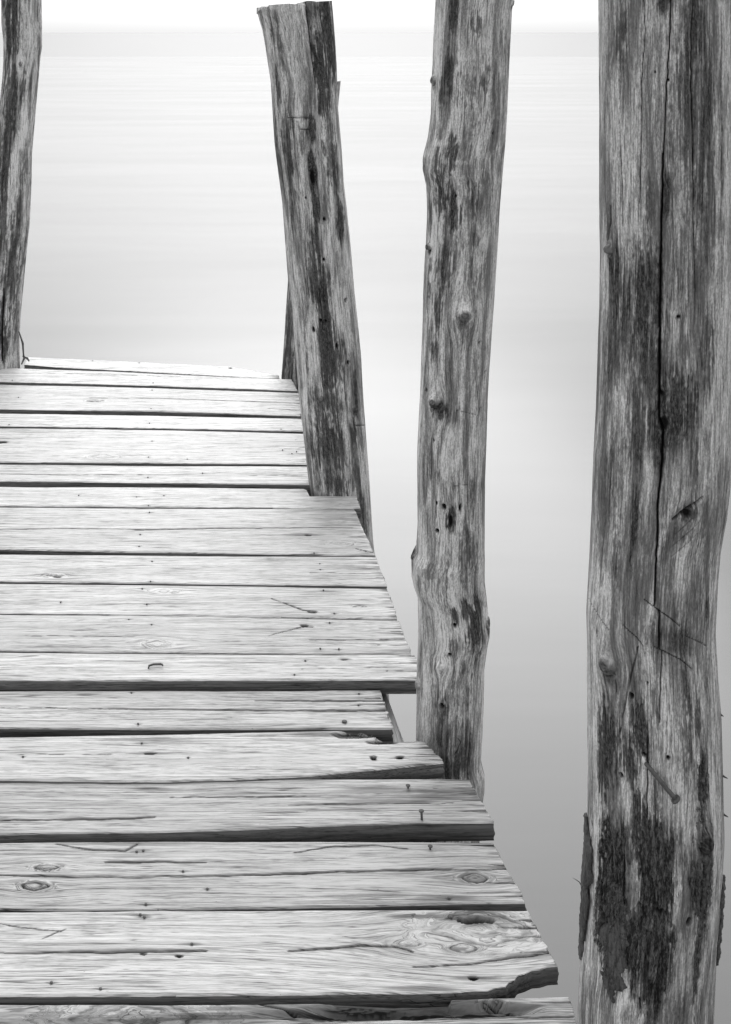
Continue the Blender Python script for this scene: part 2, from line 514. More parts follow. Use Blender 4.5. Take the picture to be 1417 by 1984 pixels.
            cr = np.maximum(cr, a)
            st = np.maximum(st, 0.7 * np.exp(-np.clip(q - 0.6, 0, 9) ** 2 * 1.5))
        elif k == 'nailmark':
            kx, ky = W(ft[1], ft[2], dz)
            q = np.hypot((X - kx) / .010, (Y - ky) / .0022)
            st = np.maximum(st, 1.0 * np.exp(-q ** 1.3)); rel = rel - .0012 * np.exp(-(np.hypot(X - kx, Y - ky) / .003) ** 2)
        elif k == 'rot':      # decayed splintered zone: ('rot', x, y, rx, ry, depth)
            kx, ky = W(ft[1], ft[2], dz)
            q = ((X - kx) / ft[3]) ** 2 + ((Y - ky) / ft[4]) ** 2
            m = sstep(0.3, 0.62, np.exp(-q) + 0.5 * (fbm(X * 12, Y * 60, seed, 4) - 0.5))
            spl = fbm(X * 16, Y * 420, seed + 5, 4, 0.7)
            rel = rel - ft[5] * m * (0.25 + 1.1 * spl)
            st = np.maximum(st, m * (0.35 + 0.6 * (1 - spl)))
            cr = np.maximum(cr, m * sstep(0.55, 0.62, 1 - spl) * 0.9)
    # darker weathered ends and edges of the board
    endm = sstep(0.035, 0.0, XR - X) * sstep(0.35, 0.65, fbm(X * 5, Y * 220, seed + 2, 3))
    endm = np.maximum(endm, sstep(0.16, 0.0, XR - X) * sstep(0.45, 0.72, fbm(X * 7, Y * 120, seed + 5, 4, .7)))
    st = np.maximum(st, 0.6 * endm)
    # end splits
    for i in range(4):
        yy = np.interp((0.17 + 0.23 * i + 0.1 * math.sin(seed * 3 + i)), [0, 1], [f[-1, 1], b[-1, 1]])
        ln = 0.03 + 0.05 * abs(math.sin(seed * 7 + i * 2.2))
        dd = np.abs(Y - yy - (fbm(X * 30, X * 0 + i, seed, 2) - 0.5) * 0.004)
        tp = sstep(-ln, 0, X - XR)
        a = np.exp(-(dd / (0.0011 * tp + 1e-5)) ** 2) * (tp > 0.02)
        rel = rel - 0.003 * a; cr = np.maximum(cr, 0.8 * a)
    st = st + stainy * sstep(0.45, 0.7, fbm(X * 3.5, Y * 55, seed + 11, 4, 0.65))
    Z = np.where(top, Z + rel * sstep(0, 0.004, np.minimum(d0, d1) + 0.001), Z)
    st = np.where(top, st, 1.15 + 0.6 * fn)  # side faces coloured dark to paint in the shade of the gaps
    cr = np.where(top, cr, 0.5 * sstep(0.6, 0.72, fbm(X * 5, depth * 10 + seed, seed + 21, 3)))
    V = np.stack([X, Y, Z], -1)
    grain = np.stack([gx + seed * 2.37, g2 + seed * 1.13, np.where(top, dz, Z) + seed * 0.7], -1)
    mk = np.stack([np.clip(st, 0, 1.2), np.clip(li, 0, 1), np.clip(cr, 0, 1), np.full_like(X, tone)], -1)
    V, grain, mk = V.reshape(-1, 3), grain.reshape(-1, 3), mk.reshape(-1, 4)
    faces = [grid_faces(nx, nt)]
    # end caps: ladder of quads between top and bottom halves
    base0 = len(V)
    c0 = V[:nt].mean(0); c1 = V[(nx - 1) * nt:nx * nt].mean(0)
    V = np.vstack([V, c0, c1]); grain = np.vstack([grain, c0, c1]); mk = np.vstack([mk, [0.3, 0, 0, tone], [0.3, 0, 0, tone]])
    i = np.arange(nt); j = (i + 1) % nt
    capA = np.stack([j, i, np.full(nt, base0)], -1)
    capB = np.stack([(nx - 1) * nt + i, (nx - 1) * nt + j, np.full(nt, base0 + 1)], -1)
    faces.append(np.vstack([capA, capB]))
    # ladder-shaped cross sections are convex enough for a fan
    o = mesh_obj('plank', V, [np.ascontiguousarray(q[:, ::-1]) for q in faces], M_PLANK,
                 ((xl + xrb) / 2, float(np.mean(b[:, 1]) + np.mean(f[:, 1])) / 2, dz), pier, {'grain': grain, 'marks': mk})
    if label: o['label'] = label
    o['dz'] = dz
    return o

def nail(parent, x, y, h=0.0002, r=0.0019, lean=(0, 0), dz=0.0, label=None, world=False):
    X, Y = (x, y) if world else W(x, y, dz)
    z0 = dz - 0.004
    p = [(X, Y, z0), (X + lean[0] * 0.5, Y + lean[1] * 0.5, dz + h * 0.5), (X + lean[0], Y + lean[1], dz + h)]
    V1, F1 = tube(p, r * 0.45, 8)
    d = np.array(p[2]) - np.array(p[1]); d /= np.linalg.norm(d)
    t = np.array(p[2])
    V2, F2 = tube([t - d * 0.0004, t + d * 0.0002, t + d * 0.0012, t + d * 0.0016], [r * 0.7, r, r, r * 0.6], 12)
    V = np.vstack([V1, V2]); n = len(V1)
    o = mesh_obj('nail', V, [F1[0], F1[1], F2[0] + n, F2[1] + n], M_NAIL, (X, Y, dz), parent)
    if label: o['label'] = label
    return o

K, C, S, Lt, Ho, Ro = 'knot', 'crack', 'stain_shade', 'light', 'hole', 'rot'
R_ = []
def P(*a, nails=(), **k):
    k.setdefault('seed', len(R_) + 1)
    k['tone'] = k.get('tone', 1.) * (.90 + .06 * math.sin(len(R_) * 2.4))
    k['feats'] = list(k.get('feats', ())) + [('nailmark', n[0], n[1]) for n in nails]
    o = plank(*a, **k); R_.append(o)
    for n in nails:
        nail(o, n[0], n[1], dz=k.get('dz', 0.0) + 0.0005, *[], **(n[2] if len(n) > 2 else {}))
    return o

# farthest first; tones fall towards the viewer, painting in the far deck's sheen
P([(50, 692), (180, 697), (445, 710), (540, 727)], [(50, 706), (110, 711), (300, 721), (463, 730), (542, 733)], tone=1.2,
  xl=W(50, 700)[0], nx=260, rag=0.002, feats=[(Ho, 447, 713, .006, .008, .004)],
  label='farthest plank, tapering to a point at its right end', nails=[(180, 699), (270, 703)])
P([(0, 716), (18, 712), (200, 719), (420, 730), (565, 735)], [(0, 739), (300, 747), (577, 757)], tone=1.15, xl=W(-14, 728)[0], rag=.003,
  feats=[(C, [(0, 722), (180, 724), (370, 731)], .0012, .003), (S, 330, 733, .05, .01, .6)], nails=[(297, 742), (24, 737)])
P([(0, 745), (300, 752), (582, 762)], [(0, 792), (300, 797), (583, 805)], tone=1.12, th=.03,
  feats=[(C, [(160, 771), (300, 772), (420, 776), (581, 781)], .0022, .005), (K, 182, 777, .022, .010, .9), (C, [(520, 791), (582, 794)], .0015, .004)],
  nails=[(36, 770), (293, 792), (295, 756)])
P([(0, 801), (300, 805), (584, 812)], [(0, 825), (300, 829), (585, 835)], tone=1.15, xr=.44, nails=[(18, 823), (290, 820), (545, 832)])
P([(0, 830), (300, 833), (587, 840)], [(0, 895), (300, 897), (594, 899)], tone=1.1, xr=.44,
  feats=[(Ho, 3, 857, .02, .010, .004), (S, 12, 850, .08, .01, .8), (S, 260, 865, .05, .006, .7), (C, [(550, 869), (590, 870)], .0016, .004), (K, 200, 885, .03, .012, .4), (C, [(555, 892), (592, 893)], .0014, .004)],
  nails=[(295, 855), (288, 886), (363, 890), (548, 872), (575, 875), (566, 879)])
P([(0, 900), (300, 902), (596, 904)], [(0, 932), (300, 935), (597, 939)], tone=1.1, th=.03, xr=.44,
  feats=[(C, [(0, 918), (120, 920), (300, 919)], .0022, .004), (C, [(480, 922), (594, 922)], .0012, .003), (S, 395, 917, .02, .006, .8)],
  nails=[(287, 925), (393, 917)])
P([(0, 943), (300, 945), (588, 947), (596, 950), (600, 961), (640, 961), (690, 961)], [(0, 980), (300, 982), (699, 985)], tone=1.05, rag=.003,
  feats=[(S, 660, 968, .05, .01, .5), (S, 266, 963, .02, .006, .9), (Lt, 420, 963, .1, .02, .5)],
  label='plank notched round the foot of the leaning post', nails=[(265, 963), (153, 960), (318, 961), (288, 980)])
P([(0, 983), (300, 985), (686, 987)], [(0, 1064), (250, 1069), (500, 1073), (727, 1077)], tone=1.02, th=.028,
  feats=[(C, [(0, 1026), (130, 1024), (290, 1026), (420, 1024), (560, 1023), (698, 1022)], .0022, .006), (S, 275, 1027, .035, .006, 1.2), (Ho, 272, 1027, .018, .002, .003), (S, 590, 1036, .05, .010, 1.1), (Ho, 598, 1037, .012, .004, .003),
         (C, [(690, 1063), (712, 1068), (724, 1071)], .0025, .006), (K, 660, 1053, .022, .010, .4), (Lt, 638, 995, .02, .006, 1)],
  nails=[(290, 993), (272, 1036), (270, 1059), (609, 1072)])
P([(0, 1074), (300, 1077), (728, 1080)], [(0, 1126), (300, 1130), (749, 1135)], tone=.98,
  feats=[(K, 105, 1115, .018, .007, .7), (Ho, 113, 1118, .008, .003, .003), (C, [(600, 1110), (735, 1113)], .001, .003), (Lt, 660, 1115, .02, .01, .8)],
  nails=[(295, 1088), (620, 1093), (621, 1104), (292, 1127)])
P([(0, 1131), (300, 1134), (750, 1140)], [(0, 1187), (300, 1192), (771, 1199)], tone=.95,
  feats=[(C, [(525, 1160), (560, 1172), (590, 1183), (612, 1185)], .0026, .005, 'open'), (Ho, 605, 1186, .009, .005, .006), (S, 560, 1170, .05, .016, .6), (K, 318, 1146, .022, .008, .15), (S, 640, 1146, .03, .005, .8), (K, 697, 1177, .012, .006, .3)],
  nails=[(276, 1141), (285, 1171), (627, 1144), (648, 1189), (118, 1167)])
P([(0, 1191), (300, 1194), (772, 1202)], [(0, 1260), (300, 1264), (798, 1268)], tone=.95, edge=.0012,
  feats=[(C, [(520, 1233), (560, 1221), (590, 1214), (605, 1214)], .0026, .005, 'open'), (Ho, 590, 1212, .010, .005, .006), (S, 555, 1225, .05, .014, .6), (C, [(0, 1232), (180, 1233), (310, 1235)], .0012, .003), (C, [(757, 1223), (778, 1224)], .0018, .004),
         (C, [(600, 1240), (785, 1238)], .0011, .003), (K, 305, 1248, .02, .012, .2), (S, 200, 1252, .03, .006, .5)],
  nails=[(294, 1211), (639, 1207), (621, 1257), (657, 1258), (250, 1201)])
P([(0, 1264), (300, 1267), (812, 1270)], [(0, 1317), (300, 1318), (815, 1317)], tone=.98, th=.026, dz=.004, xr=.482, edge=.0014,
  feats=[(S, 668, 1279, .02, .008, 1.1), (Ho, 668, 1279, .008, .003, .003), (C, [(560, 1297), (806, 1293)], .001, .003), (S, 40, 1309, .03, .006, .5)],
  label='long plank reaching to the upright post, its thick front edge showing', nails=[(592, 1281), (571, 1308)])
P([(0, 1339), (300, 1339), (735, 1338)], [(0, 1411), (300, 1412), (762, 1412)], tone=.92, dz=-.010, th=.026, rag=.008,
  feats=[(C, [(0, 1372), (200, 1374), (330, 1374), (560, 1377), (745, 1378)], .0026, .006, 'open'), (C, [(495, 1358), (640, 1359), (745, 1360)], .0022, .005), (S, 165, 1347, .03, .006, .9), (Ho, 667, 1401, .004, .003, .002), (S, 690, 1367, .02, .008, .7)],
  label='split plank with a broken right end', nails=[(255, 1343), (695, 1367), (268, 1403), (668, 1400, {'r': .0045, 'h': .0015}), (696, 1345)])
P([(0, 1429), (300, 1424), (560, 1418), (660, 1416), (690, 1420), (700, 1417), (716, 1424), (722, 1421), (732, 1434), (750, 1438), (790, 1437), (819, 1435)],
  [(0, 1511), (325, 1514), (600, 1503), (760, 1488), (860, 1478)], tone=.95, dz=.006, th=.024, rag=.004,
  feats=[(S, 300, 1433, .13, .012, .9), (Ro, 690, 1424, .045, .012, .010), (Ro, 740, 1440, .03, .006, .007), (S, 775, 1440, .05, .007, 1.0), (Ho, 290, 1461, .012, .003, .003), (S, 290, 1461, .04, .006, .9), (Ho, 724, 1470, .006, .006, .004), (Ho, 775, 1470, .008, .005, .003), (S, 770, 1471, .03, .006, 1.), (C, [(0, 1463), (220, 1462)], .0010, .003), (S, 640, 1424, .10, .010, .7)],
  label='warped plank whose raised, chewed right end meets the upright post', nails=[(275, 1441), (365, 1469), (724, 1469), (45, 1467)])
P([(0, 1516), (300, 1513), (700, 1509), (907, 1509)], [(0, 1616), (300, 1612), (600, 1601), (800, 1594), (957, 1593)], tone=.72, dz=.002, th=.028, stainy=.5,
  feats=[(C, [(0, 1590), (200, 1588), (260, 1586), (300, 1583)], .0016, .004), (S, 290, 1528, .03, .003, 1.), (S, 730, 1525, .05, .006, 1.), (S, 850, 1545, .10, .012, .6), (C, [(560, 1560), (880, 1556)], .001, .003), (C, [(330, 1545), (620, 1543)], .001, .003)],
  label='grey plank with a bent-up nail standing proud near its right end')
UP = R_[-1]
P([(0, 1633), (300, 1630), (600, 1631), (955, 1631)], [(0, 1762), (300, 1764), (600, 1758), (900, 1750), (1019, 1748)], tone=.80, dz=-.004, th=.028, stainy=.35,
  feats=[(C, [(0, 1697), (250, 1700), (500, 1696), (700, 1687), (994, 1683)], .0024, .006), (C, [(205, 1672), (300, 1671), (400, 1672)], .0022, .004), (K, 90, 1682, .016, .006, 1.), (K, 68, 1717, .018, .009, 1.2),
         (K, 920, 1702, .018, .009, 1.1), (S, 900, 1695, .09, .03, .6), (C, [(110, 1637), (180, 1648), (243, 1650), (268, 1635)], .0014, .003), (C, [(570, 1652), (640, 1641), (720, 1637), (790, 1644)], .0013, .003), (S, 870, 1740, .05, .008, .7), (S, 750, 1735, .05, .006, .5)],
  label='plank with two eye-shaped knots at left and one near its right end', nails=[(278, 1649), (265, 1651), (283, 1753), (402, 1723), (355, 1689), (870, 1741)])
UQ = R_[-1]
P([(0, 1766), (300, 1765), (600, 1764), (1021, 1763)], [(0, 1929), (300, 1929), (600, 1926), (860, 1922), (945, 1919), (962, 1913), (980, 1911), (986, 1903), (997, 1899), (1003, 1890), (1016, 1886), (1030, 1879), (1046, 1877), (1060, 1872), (1080, 1870)], tone=.90, dz=0, th=.024, edge=.0018, stainy=.3,
  feats=[(C, [(0, 1846), (200, 1846), (400, 1843)], .0018, .004), (C, [(560, 1842), (640, 1838), (700, 1830), (770, 1833), (800, 1843)], .0015, .004), (Ho, 922, 1783, .026, .008, .012), (S, 930, 1783, .06, .018, 1.1), (K, 930, 1800, .06, .028, .5),
         (K, 792, 1828, .014, .006, .7), (K, 898, 1836, .018, .008, .7), (S, 810, 1775, .06, .006, .8), (C, [(800, 1872), (900, 1866), (1000, 1852), (1072, 1845)], .0018, .004), (S, 1030, 1850, .05, .012, .7), (S, 930, 1893, .04, .007, 1.), (Ho, 918, 1893, .008, .004, .003),
         (S, 1010, 1800, .05, .014, .6), (C, [(0, 1790), (120, 1806)], .001, .002), (C, [(80, 1820), (130, 1800)], .001, .002), (Ho, 278, 1850, .006, .003, .003), (Ho, 346, 1854, .007, .003, .003), (S, 820, 1915, .06, .006, .8), (Lt, 400, 1880, .3, .03, .4)],
  label='widest plank, with a torn knot hole and a piece split off its right front corner', nails=[(280, 1778), (372, 1830), (100, 1905), (195, 1917), (875, 1778), (272, 1773)])
P([(0, 1946), (200, 1944), (420, 1946), (640, 1943), (700, 1946), (760, 1950), (820, 1948), (868, 1946), (875, 1937), (960, 1935), (1102, 1931)],
  [(0, 2090), (300, 2088), (1148, 2080)], tone=.78, dz=-.002, th=.028, xr=None, stainy=.5,
  feats=[(Ro, 800, 1955, .15, .013, .012), (Ro, 700, 1965, .14, .010, .008), (K, 260, 1972, .07, .028, .8), (S, 900, 1960, .12, .02, .8), (K, 955, 1943, .012, .006, 1.1), (C, [(935, 1942), (960, 1950), (1010, 1960)], .0015, .003), (C, [(500, 1945), (560, 1958), (640, 1968), (800, 1975), (1110, 1972)], .002, .004), (S, 400, 1965, .2, .018, .8)],
  label='nearest plank in view, its back edge rotted and splintered', nails=[(962, 1944)])
# the rest of the deck, under and behind the viewer
yy = YfromPx(2090) - 0.008
for i in range(11):
    wd = 0.13 + 0.03 * abs(math.sin(i * 2.1))
    e = 0.45 if i < 2 else 0.485
    P([(XL, yy), (e, yy)], [(XL, yy - wd), (e, yy - wd)], world=True, tone=.8 + .1 * math.sin(i), dz=.003 * math.sin(i * 1.7), nx=200)
    for sx in (-0.02, 0.39):
        nail(R_[-1], sx, yy - wd * .5, dz=.003 * math.sin(i * 1.7), world=True)
    yy -= wd + 0.009

# nails that stand proud
nail(UP, 818, 1588, h=.0125, r=.0040, dz=.002, lean=(-.001, 0), label='nail standing upright out of the plank')
nail(UP, 791, 1527, h=.0035, r=.0036, dz=.002)
nail(UQ, 834, 1646, h=.0045, r=.0036, dz=-.004)
# bent nail lying on the long plank
X0, Y0 = W(289, 1297); X1, _ = W(315, 1293)
V, Fc = tube([(X0 - .001, Y0 - .006, .005), (X0, Y0 - .001, .0075), (X0 + .008, Y0 + .002, .0085), (X1 - .003, Y0 + .003, .0085), (X1, Y0 + .001, .0085), (X1 + .0008, Y0 - .003, .0085)],
             [.0014, .0019, .0019, .0019, .0018, .0012], 8)
mesh_obj('nail', V, Fc, M_NAIL, (X0, Y0, .004), R_[11])['label'] = 'bent nail hammered flat on the plank'

def beam(x0, x1, y0, y1, z0, z1, seed, label=None):
    n, k = 240, 10
    prof = []
    for i in range(k): prof.append((i / k, 1))
    for i in range(k): prof.append((1, 1 - i / k))
    for i in range(k): prof.append((1 - i / k, 0))
    for i in range(k): prof.append((0, i / k))
    prof = np.array(prof)
    Yv = np.linspace(y0, y1, n)
    U, A = np.meshgrid(Yv, prof[:, 0], indexing='ij'); _, B = np.meshgrid(Yv, prof[:, 1], indexing='ij')
    X = x0 + (x1 - x0) * A + (fbm(U * 3, A * 3 + seed, B * 3, 4) - .5) * .008
    Z = z0 + (z1 - z0) * B + (fbm(U * 3 + 9, A * 3 + seed, B * 3, 4) - .5) * .003 * (B < .9)
    V = np.stack([X, U, Z], -1).reshape(-1, 3)
    grain = np.stack([U, X * 1.0 + seed, Z], -1).reshape(-1, 3)
    mk = np.zeros((len(V), 4)); mk[:, 0] = .5; mk[:, 3] = .6
    nt = len(prof); m = len(V)
    V = np.vstack([V, V[:nt].mean(0), V[-nt:].mean(0)]); grain = np.vstack([grain, grain[:2]]); mk = np.vstack([mk, mk[:2]])
    i = np.arange(nt); j = (i + 1) % nt
    caps = np.vstack([np.stack([j, i, np.full(nt, m)], -1), np.stack([(n - 1) * nt + i, (n - 1) * nt + j, np.full(nt, m + 1)], -1)])
    return mesh_obj('stringer', V, [grid_faces(n, nt), caps], M_PLANK, ((x0 + x1) / 2, (y0 + y1) / 2, z1), pier, {'grain': grain, 'marks': mk})
beam(.345, .418, -.25, 4.06, -.15, -.037, 3.3)
beam(-.06, .01, -.25, 4.15, -.15, -.037, 5.1)
beam(-.54, -.47, -.25, 4.2, -.15, -.037, 8.2)

# ------------------------------------------------------------------ posts
def post(name, left, right, Yc, ytop, ybot, feats, label, nt, step, seed, tone=1.0, lump=1.0, topfn=None, radf=None, group='weathered log posts standing along the pier', barky=0.0):
    left, right = np.array(left, float), np.array(right, float)
    ydense = np.arange(max(ytop, -40), min(ybot, 2020), step)
    ys = np.concatenate([np.linspace(ytop, -40, 30)[:-1] if ytop < -40 else [], ydense])
    zfoot = WATER - 0.35
    yfoot = CY + (H - zfoot) * F / (Yc * .95)
    ys = np.concatenate([ys, np.linspace(ys[-1], yfoot, 60)[1:]])
    # angles, denser on the side towards the viewer
    t = np.linspace(-1, 1, nt, endpoint=False)
    th = np.pi * (0.72 * t + 0.28 * t ** 5)
    def geom(y):
        xl = np.interp(y, left[:, 1], left[:, 0]); xr = np.interp(y, right[:, 1], right[:, 0])
        return xl, xr
    # the traced outline lies at the post's axis, its face one radius nearer
    def rings(yq):
        xl, xr = geom(yq)
        r0 = Yc * (xr - xl) / 2 / F
        for _ in range(2):
            xl, xr = geom((yq - CY) * (Yc - r0) / Yc + CY)
        a1, a2 = np.arctan((xl - CX) / F), np.arctan((xr - CX) / F)
        phi = (a1 + a2) / 2
        d = Yc / np.cos(phi)
        return xl, xr, phi, d, d * np.sin((a2 - a1) / 2), r0
    xl, xr, phi, d, rad, r0 = rings(ys)
    r0 = float(np.interp(1000 if Yc < 3 else 500, ys, r0))
    Ye = Yc - r0
    xl, xr = geom((ys - CY) * Ye / Yc + CY)
    cx, cyw = d * np.sin(phi), np.full_like(ys, Yc)
    z = H - (ys - CY) * Ye / F
    hw = rad * F / Yc
    YS, TH = np.meshgrid(ys, th, indexing='ij')
    HW = hw[:, None] + 0 * TH
    S_ = TH * HW                      # arc position in photo pixels, 0 facing the viewer
    xc = (xl + xr) / 2
    def sp(px, py):
        c = np.interp(py, ys, xc); h = np.interp(py, ys, (xr - xl) / 2)
        return np.interp(py, ys, hw) * np.arcsin(np.clip((px - c) / h, -.999, .999))
    cs, sn = np.cos(TH), np.sin(TH)
    k = HW / 60.0
    disp = (fbm(cs * 1.1 * k, sn * 1.1 * k, YS / 170. + seed, 3) - .5) * 5 * lump
    disp += (fbm(cs * 5 * k + 3, sn * 5 * k, YS / 260. + seed, 3) - .5) * 3.2 * lump
    disp += (fbm(cs * 16 * k + 3, sn * 16 * k, YS / 120. + seed, 4, .6) - .5) * 2.4
    disp += (fbm(cs * 20 * k + 3, sn * 20 * k, YS / 14. + seed, 3, .6) - .5) * 0.9
    sil = 1 - 0.75 * sstep(.8, 1, np.abs(sn)) * (cs > -.4)      # keep traced outline
    disp = disp * (0.35 + 0.65 * sil)
    st = np.zeros_like(TH); li = np.zeros_like(TH); cr = np.zeros_like(TH)
    gs = S_.copy()
    streak = fbm(cs * 22 * k, sn * 22 * k, YS / 70. + seed + 3, 4, .62)
    rough = fbm(cs * 14 * k, sn * 14 * k, YS / 10. + seed + 5, 4, .6)
    for ft in feats:
        kd = ft[0]
        if kd == 'crack':     # pts, width px, depth px
            pts = [(sp(x, y), y) for x, y in ft[1]]
            yl, yh = min(p[1] for p in pts) - 12, max(p[1] for p in pts) + 12
            r0, r1 = np.searchsorted(ys, [yl, yh])
            if r1 <= r0: continue
            sl = slice(r0, r1)
            jit = (fbm(YS[sl] / 18., YS[sl] * 0 + seed, 0.0, 3) - .5) * 3.0
            dd, pos = segd(S_[sl] + jit, YS[sl], pts)
            w = ft[2] * (.35 + .65 * np.sin(np.pi * np.clip(pos * .92 + .04, 0, 1)) ** .5)
            a = np.exp(-(dd / w) ** 2)
            disp[sl] -= ft[3] * a
            cr[sl] = np.maximum(cr[sl], sstep(.25, .85, a) * (ft[4] if len(ft) > 4 else 1.))
        elif kd == 'ridge':
            pts = [(sp(x, y), y) for x, y in ft[1]]
            dd, pos = segd(S_, YS, pts)
            a = np.exp(-(dd / ft[2]) ** 2) * np.sin(np.pi * np.clip(pos * .9 + .08, 0, 1))
            disp += ft[3] * a
        elif kd == 'step':    # horizontal cut: below the line stands proud/set back  (x0,x1,y,depth,fade)
            s0, s1 = sp(ft[1], ft[3]), sp(ft[2], ft[3])
            m = sstep(s0 - 3, s0 + 3, S_) * (1 - sstep(s1 - 3, s1 + 3, S_))
            ee = YS - ft[3] + 2 * (streak - .5)
            disp += ft[4] * m * np.where(ee < 0, np.exp(ee / ft[5]), 0) * sstep(1.5, -1.5, ee)
        elif kd == 'knot':    # x,y,rx,ry,height,(dark)
            s0 = sp(ft[1], ft[2]); rx, ry, hh = ft[3], ft[4], ft[5]
            dk = 1.6 * (ft[6] if len(ft) > 6 else .6)
            es, ey = S_ - s0, YS - ft[2]
            q = np.hypot(es / rx, ey / ry) + (rough[:, :] - .5) * .55
            wq = np.exp(-((es / (rx * 2.6)) ** 2 + (ey / (ry * 3.6)) ** 2))
            gs = gs - es * wq * .85
            disp += hh * np.exp(-(q / 1.05) ** 6) + .32 * hh * np.exp(-((es / (rx * 1.7)) ** 2 + ((ey + ry * .8) / (ry * 3.)) ** 2))
            ring = np.exp(-((q - 1.12) / .2) ** 2)
            disp -= .5 * hh * ring * sstep(-.9, .2, ey / ry)
            disp += .05 * hh * np.cos(q * 13) * np.exp(-(q / .9) ** 4)
            st = np.maximum(st, dk * np.exp(-(q / .9) ** 4) * (.8 + .2 * np.cos(q * 13))); st = np.maximum(st, .8 * dk * np.exp(-((es / (rx * 1.2)) ** 2 + ((ey - ry * 1.5) / (ry * .8)) ** 2)) * (rough + .3))  # dark knot disc, plus a painted shadow beneath the knot
            cr = np.maximum(cr, .8 * dk * ring * sstep(-.3, .8, ey / ry) * sstep(.3, .6, rough))
            li = np.maximum(li, .3 * np.exp(-((es / (rx * 1.5)) ** 2 + ((ey + ry * 1.4) / (ry * 1.4)) ** 2)))  # painted highlight above the knot
        elif kd == 'hole':    # x,y,r,(ry)
            s0 = sp(ft[1], ft[2]); r = ft[3]; ry = ft[4] if len(ft) > 4 else r * 1.5
            q = np.hypot((S_ - s0) / r, (YS - ft[2]) / ry) + (rough - .5) * .6
            a = 1 - sstep(.6, 1.1, q)
            disp -= min(r * 1.6, 9) * a
            cr = np.maximum(cr, a)
            gs = gs - (S_ - s0) * np.exp(-(q / 2.2) ** 2) * .7
        elif kd in ('stain_shade', 'light', 'bark'):
            s0 = sp(ft[1], ft[2])
            q = ((S_ - s0) / ft[3]) ** 2 + ((YS - ft[2]) / ft[4]) ** 2
            fz = np.exp(-q * .9)
            m = sstep(.18, .86, fz * max(.9, min(1.35, ft[5])) + (1.9 * (streak - .5) + 1.1 * (rough - .5)) * np.clip(fz * 2.2, 0, 1))
            if kd == 'stain_shade': st = np.maximum(st, ft[5] * m)
            elif kd == 'light':
                li = np.maximum(li, ft[5] * m); st = st * (1 - .9 * m * ft[5]); cr = cr * (1 - .8 * m * (ft[5] > .7))
            else:
                plate = fbm(cs * 9 * k, sn * 9 * k, YS / 45. + seed + 9, 5, .62)
                pl = sstep(.42, .50, plate)
                disp += m * (ft[5] * (pl - .35) + 3.5 * (rough - .5))
                st = np.maximum(st, m * (.75 + .35 * (1 - pl)))
                cr = np.maximum(cr, m * .9 * np.exp(-((plate - .44) / .022) ** 2))
    if barky:
        st = np.maximum(st, barky * sstep(.4, .6, streak * .5 + rough * .5))
    disp += (sil * .9) * (.5 - streak) * 1.6 * (st > .2)
    if radf is not None: disp += radf(S_, YS, sp, HW)
    pxm = (d / F)[:, None]
    R = rad[:, None] + disp * pxm
    # theta 0 looks at the camera
    dirx, diry = np.sin(phi)[:, None], np.cos(phi)[:, None]
    X = cx[:, None] + R * (sn * diry - cs * dirx)
    Y = cyw[:, None] + R * (-cs * diry - sn * dirx)
    Z = z[:, None] + 0 * TH
    if topfn is not None:
        Z = np.minimum(Z, H - (topfn(S_, sp, cs) - CY) * Ye / F)
    grain = np.stack([np.cos(gs / HW) * rad[:, None], np.sin(gs / HW) * rad[:, None], Z + seed], -1).reshape(-1, 3)
    grain[:, 0] += seed * .37
    mk = np.stack([np.clip(st, 0, 1.3), np.clip(li, 0, 1), np.clip(cr, 0, 1), np.full_like(TH, tone)], -1).reshape(-1, 4)
    V = np.stack([X, Y, Z], -1)
    # cut end: three shrinking rings and a centre
    top = V[0]; c = top.mean(0)
    rings = [c + (top - c) * s_ + np.array([0, 0, .004 * (1 - s_)]) for s_ in (.96, .6, .25)]
    V = np.concatenate([np.array(rings)[::-1], V]).reshape(-1, 3)
    g0 = [(r_ - c)[:, [0, 1, 2]] * np.array([1, 1, .02]) + np.array([seed * .37, 0, seed]) for r_ in rings][::-1]
    grain = np.vstack(g0 + [grain])
    mtop = np.tile([0.0, .8, 0, tone], (3 * nt, 1))
    mk = np.vstack([mtop, mk])
    nr = len(ys) + 3
    n0 = len(V)
    V = np.vstack([V, c + np.array([0, 0, .004]), V[-nt:].mean(0)])
    grain = np.vstack([grain, grain[:1], grain[-1:]]); mk = np.vstack([mk, mk[:1], mk[-1:]])
    i = np.arange(nt); j = (i + 1) % nt
    caps = np.vstack([np.stack([j, i, np.full(nt, n0)], -1), np.stack([(nr - 1) * nt + i, (nr - 1) * nt + j, np.full(nt, n0 + 1)], -1)])
    fs = [grid_faces(nr, nt), caps]
    o = mesh_obj('wooden_post', V, [np.ascontiguousarray(q[:, ::-1]) for q in fs], M_POST,
                 (float(cx[-1]), Yc, WATER), None, {'grain': grain, 'marks': mk})
    tag(o, label, 'post', group)
    # surface point lookup for parts fixed to this post
    def surf(px, py, outp=0.0):
        s0 = sp(px, py); h = np.interp(py, ys, hw); tt = s0 / h
        ph = np.interp(py, ys, phi); rr = np.interp(py, ys, rad) + outp * Yc / F
        return (np.interp(py, ys, cx) + rr * (math.sin(tt) * math.cos(ph) - math.cos(tt) * math.sin(ph)),
                Yc - rr * (math.cos(tt) * math.cos(ph) + math.sin(tt) * math.sin(ph)), H - (py - CY) * Ye / F)
    return o, surf

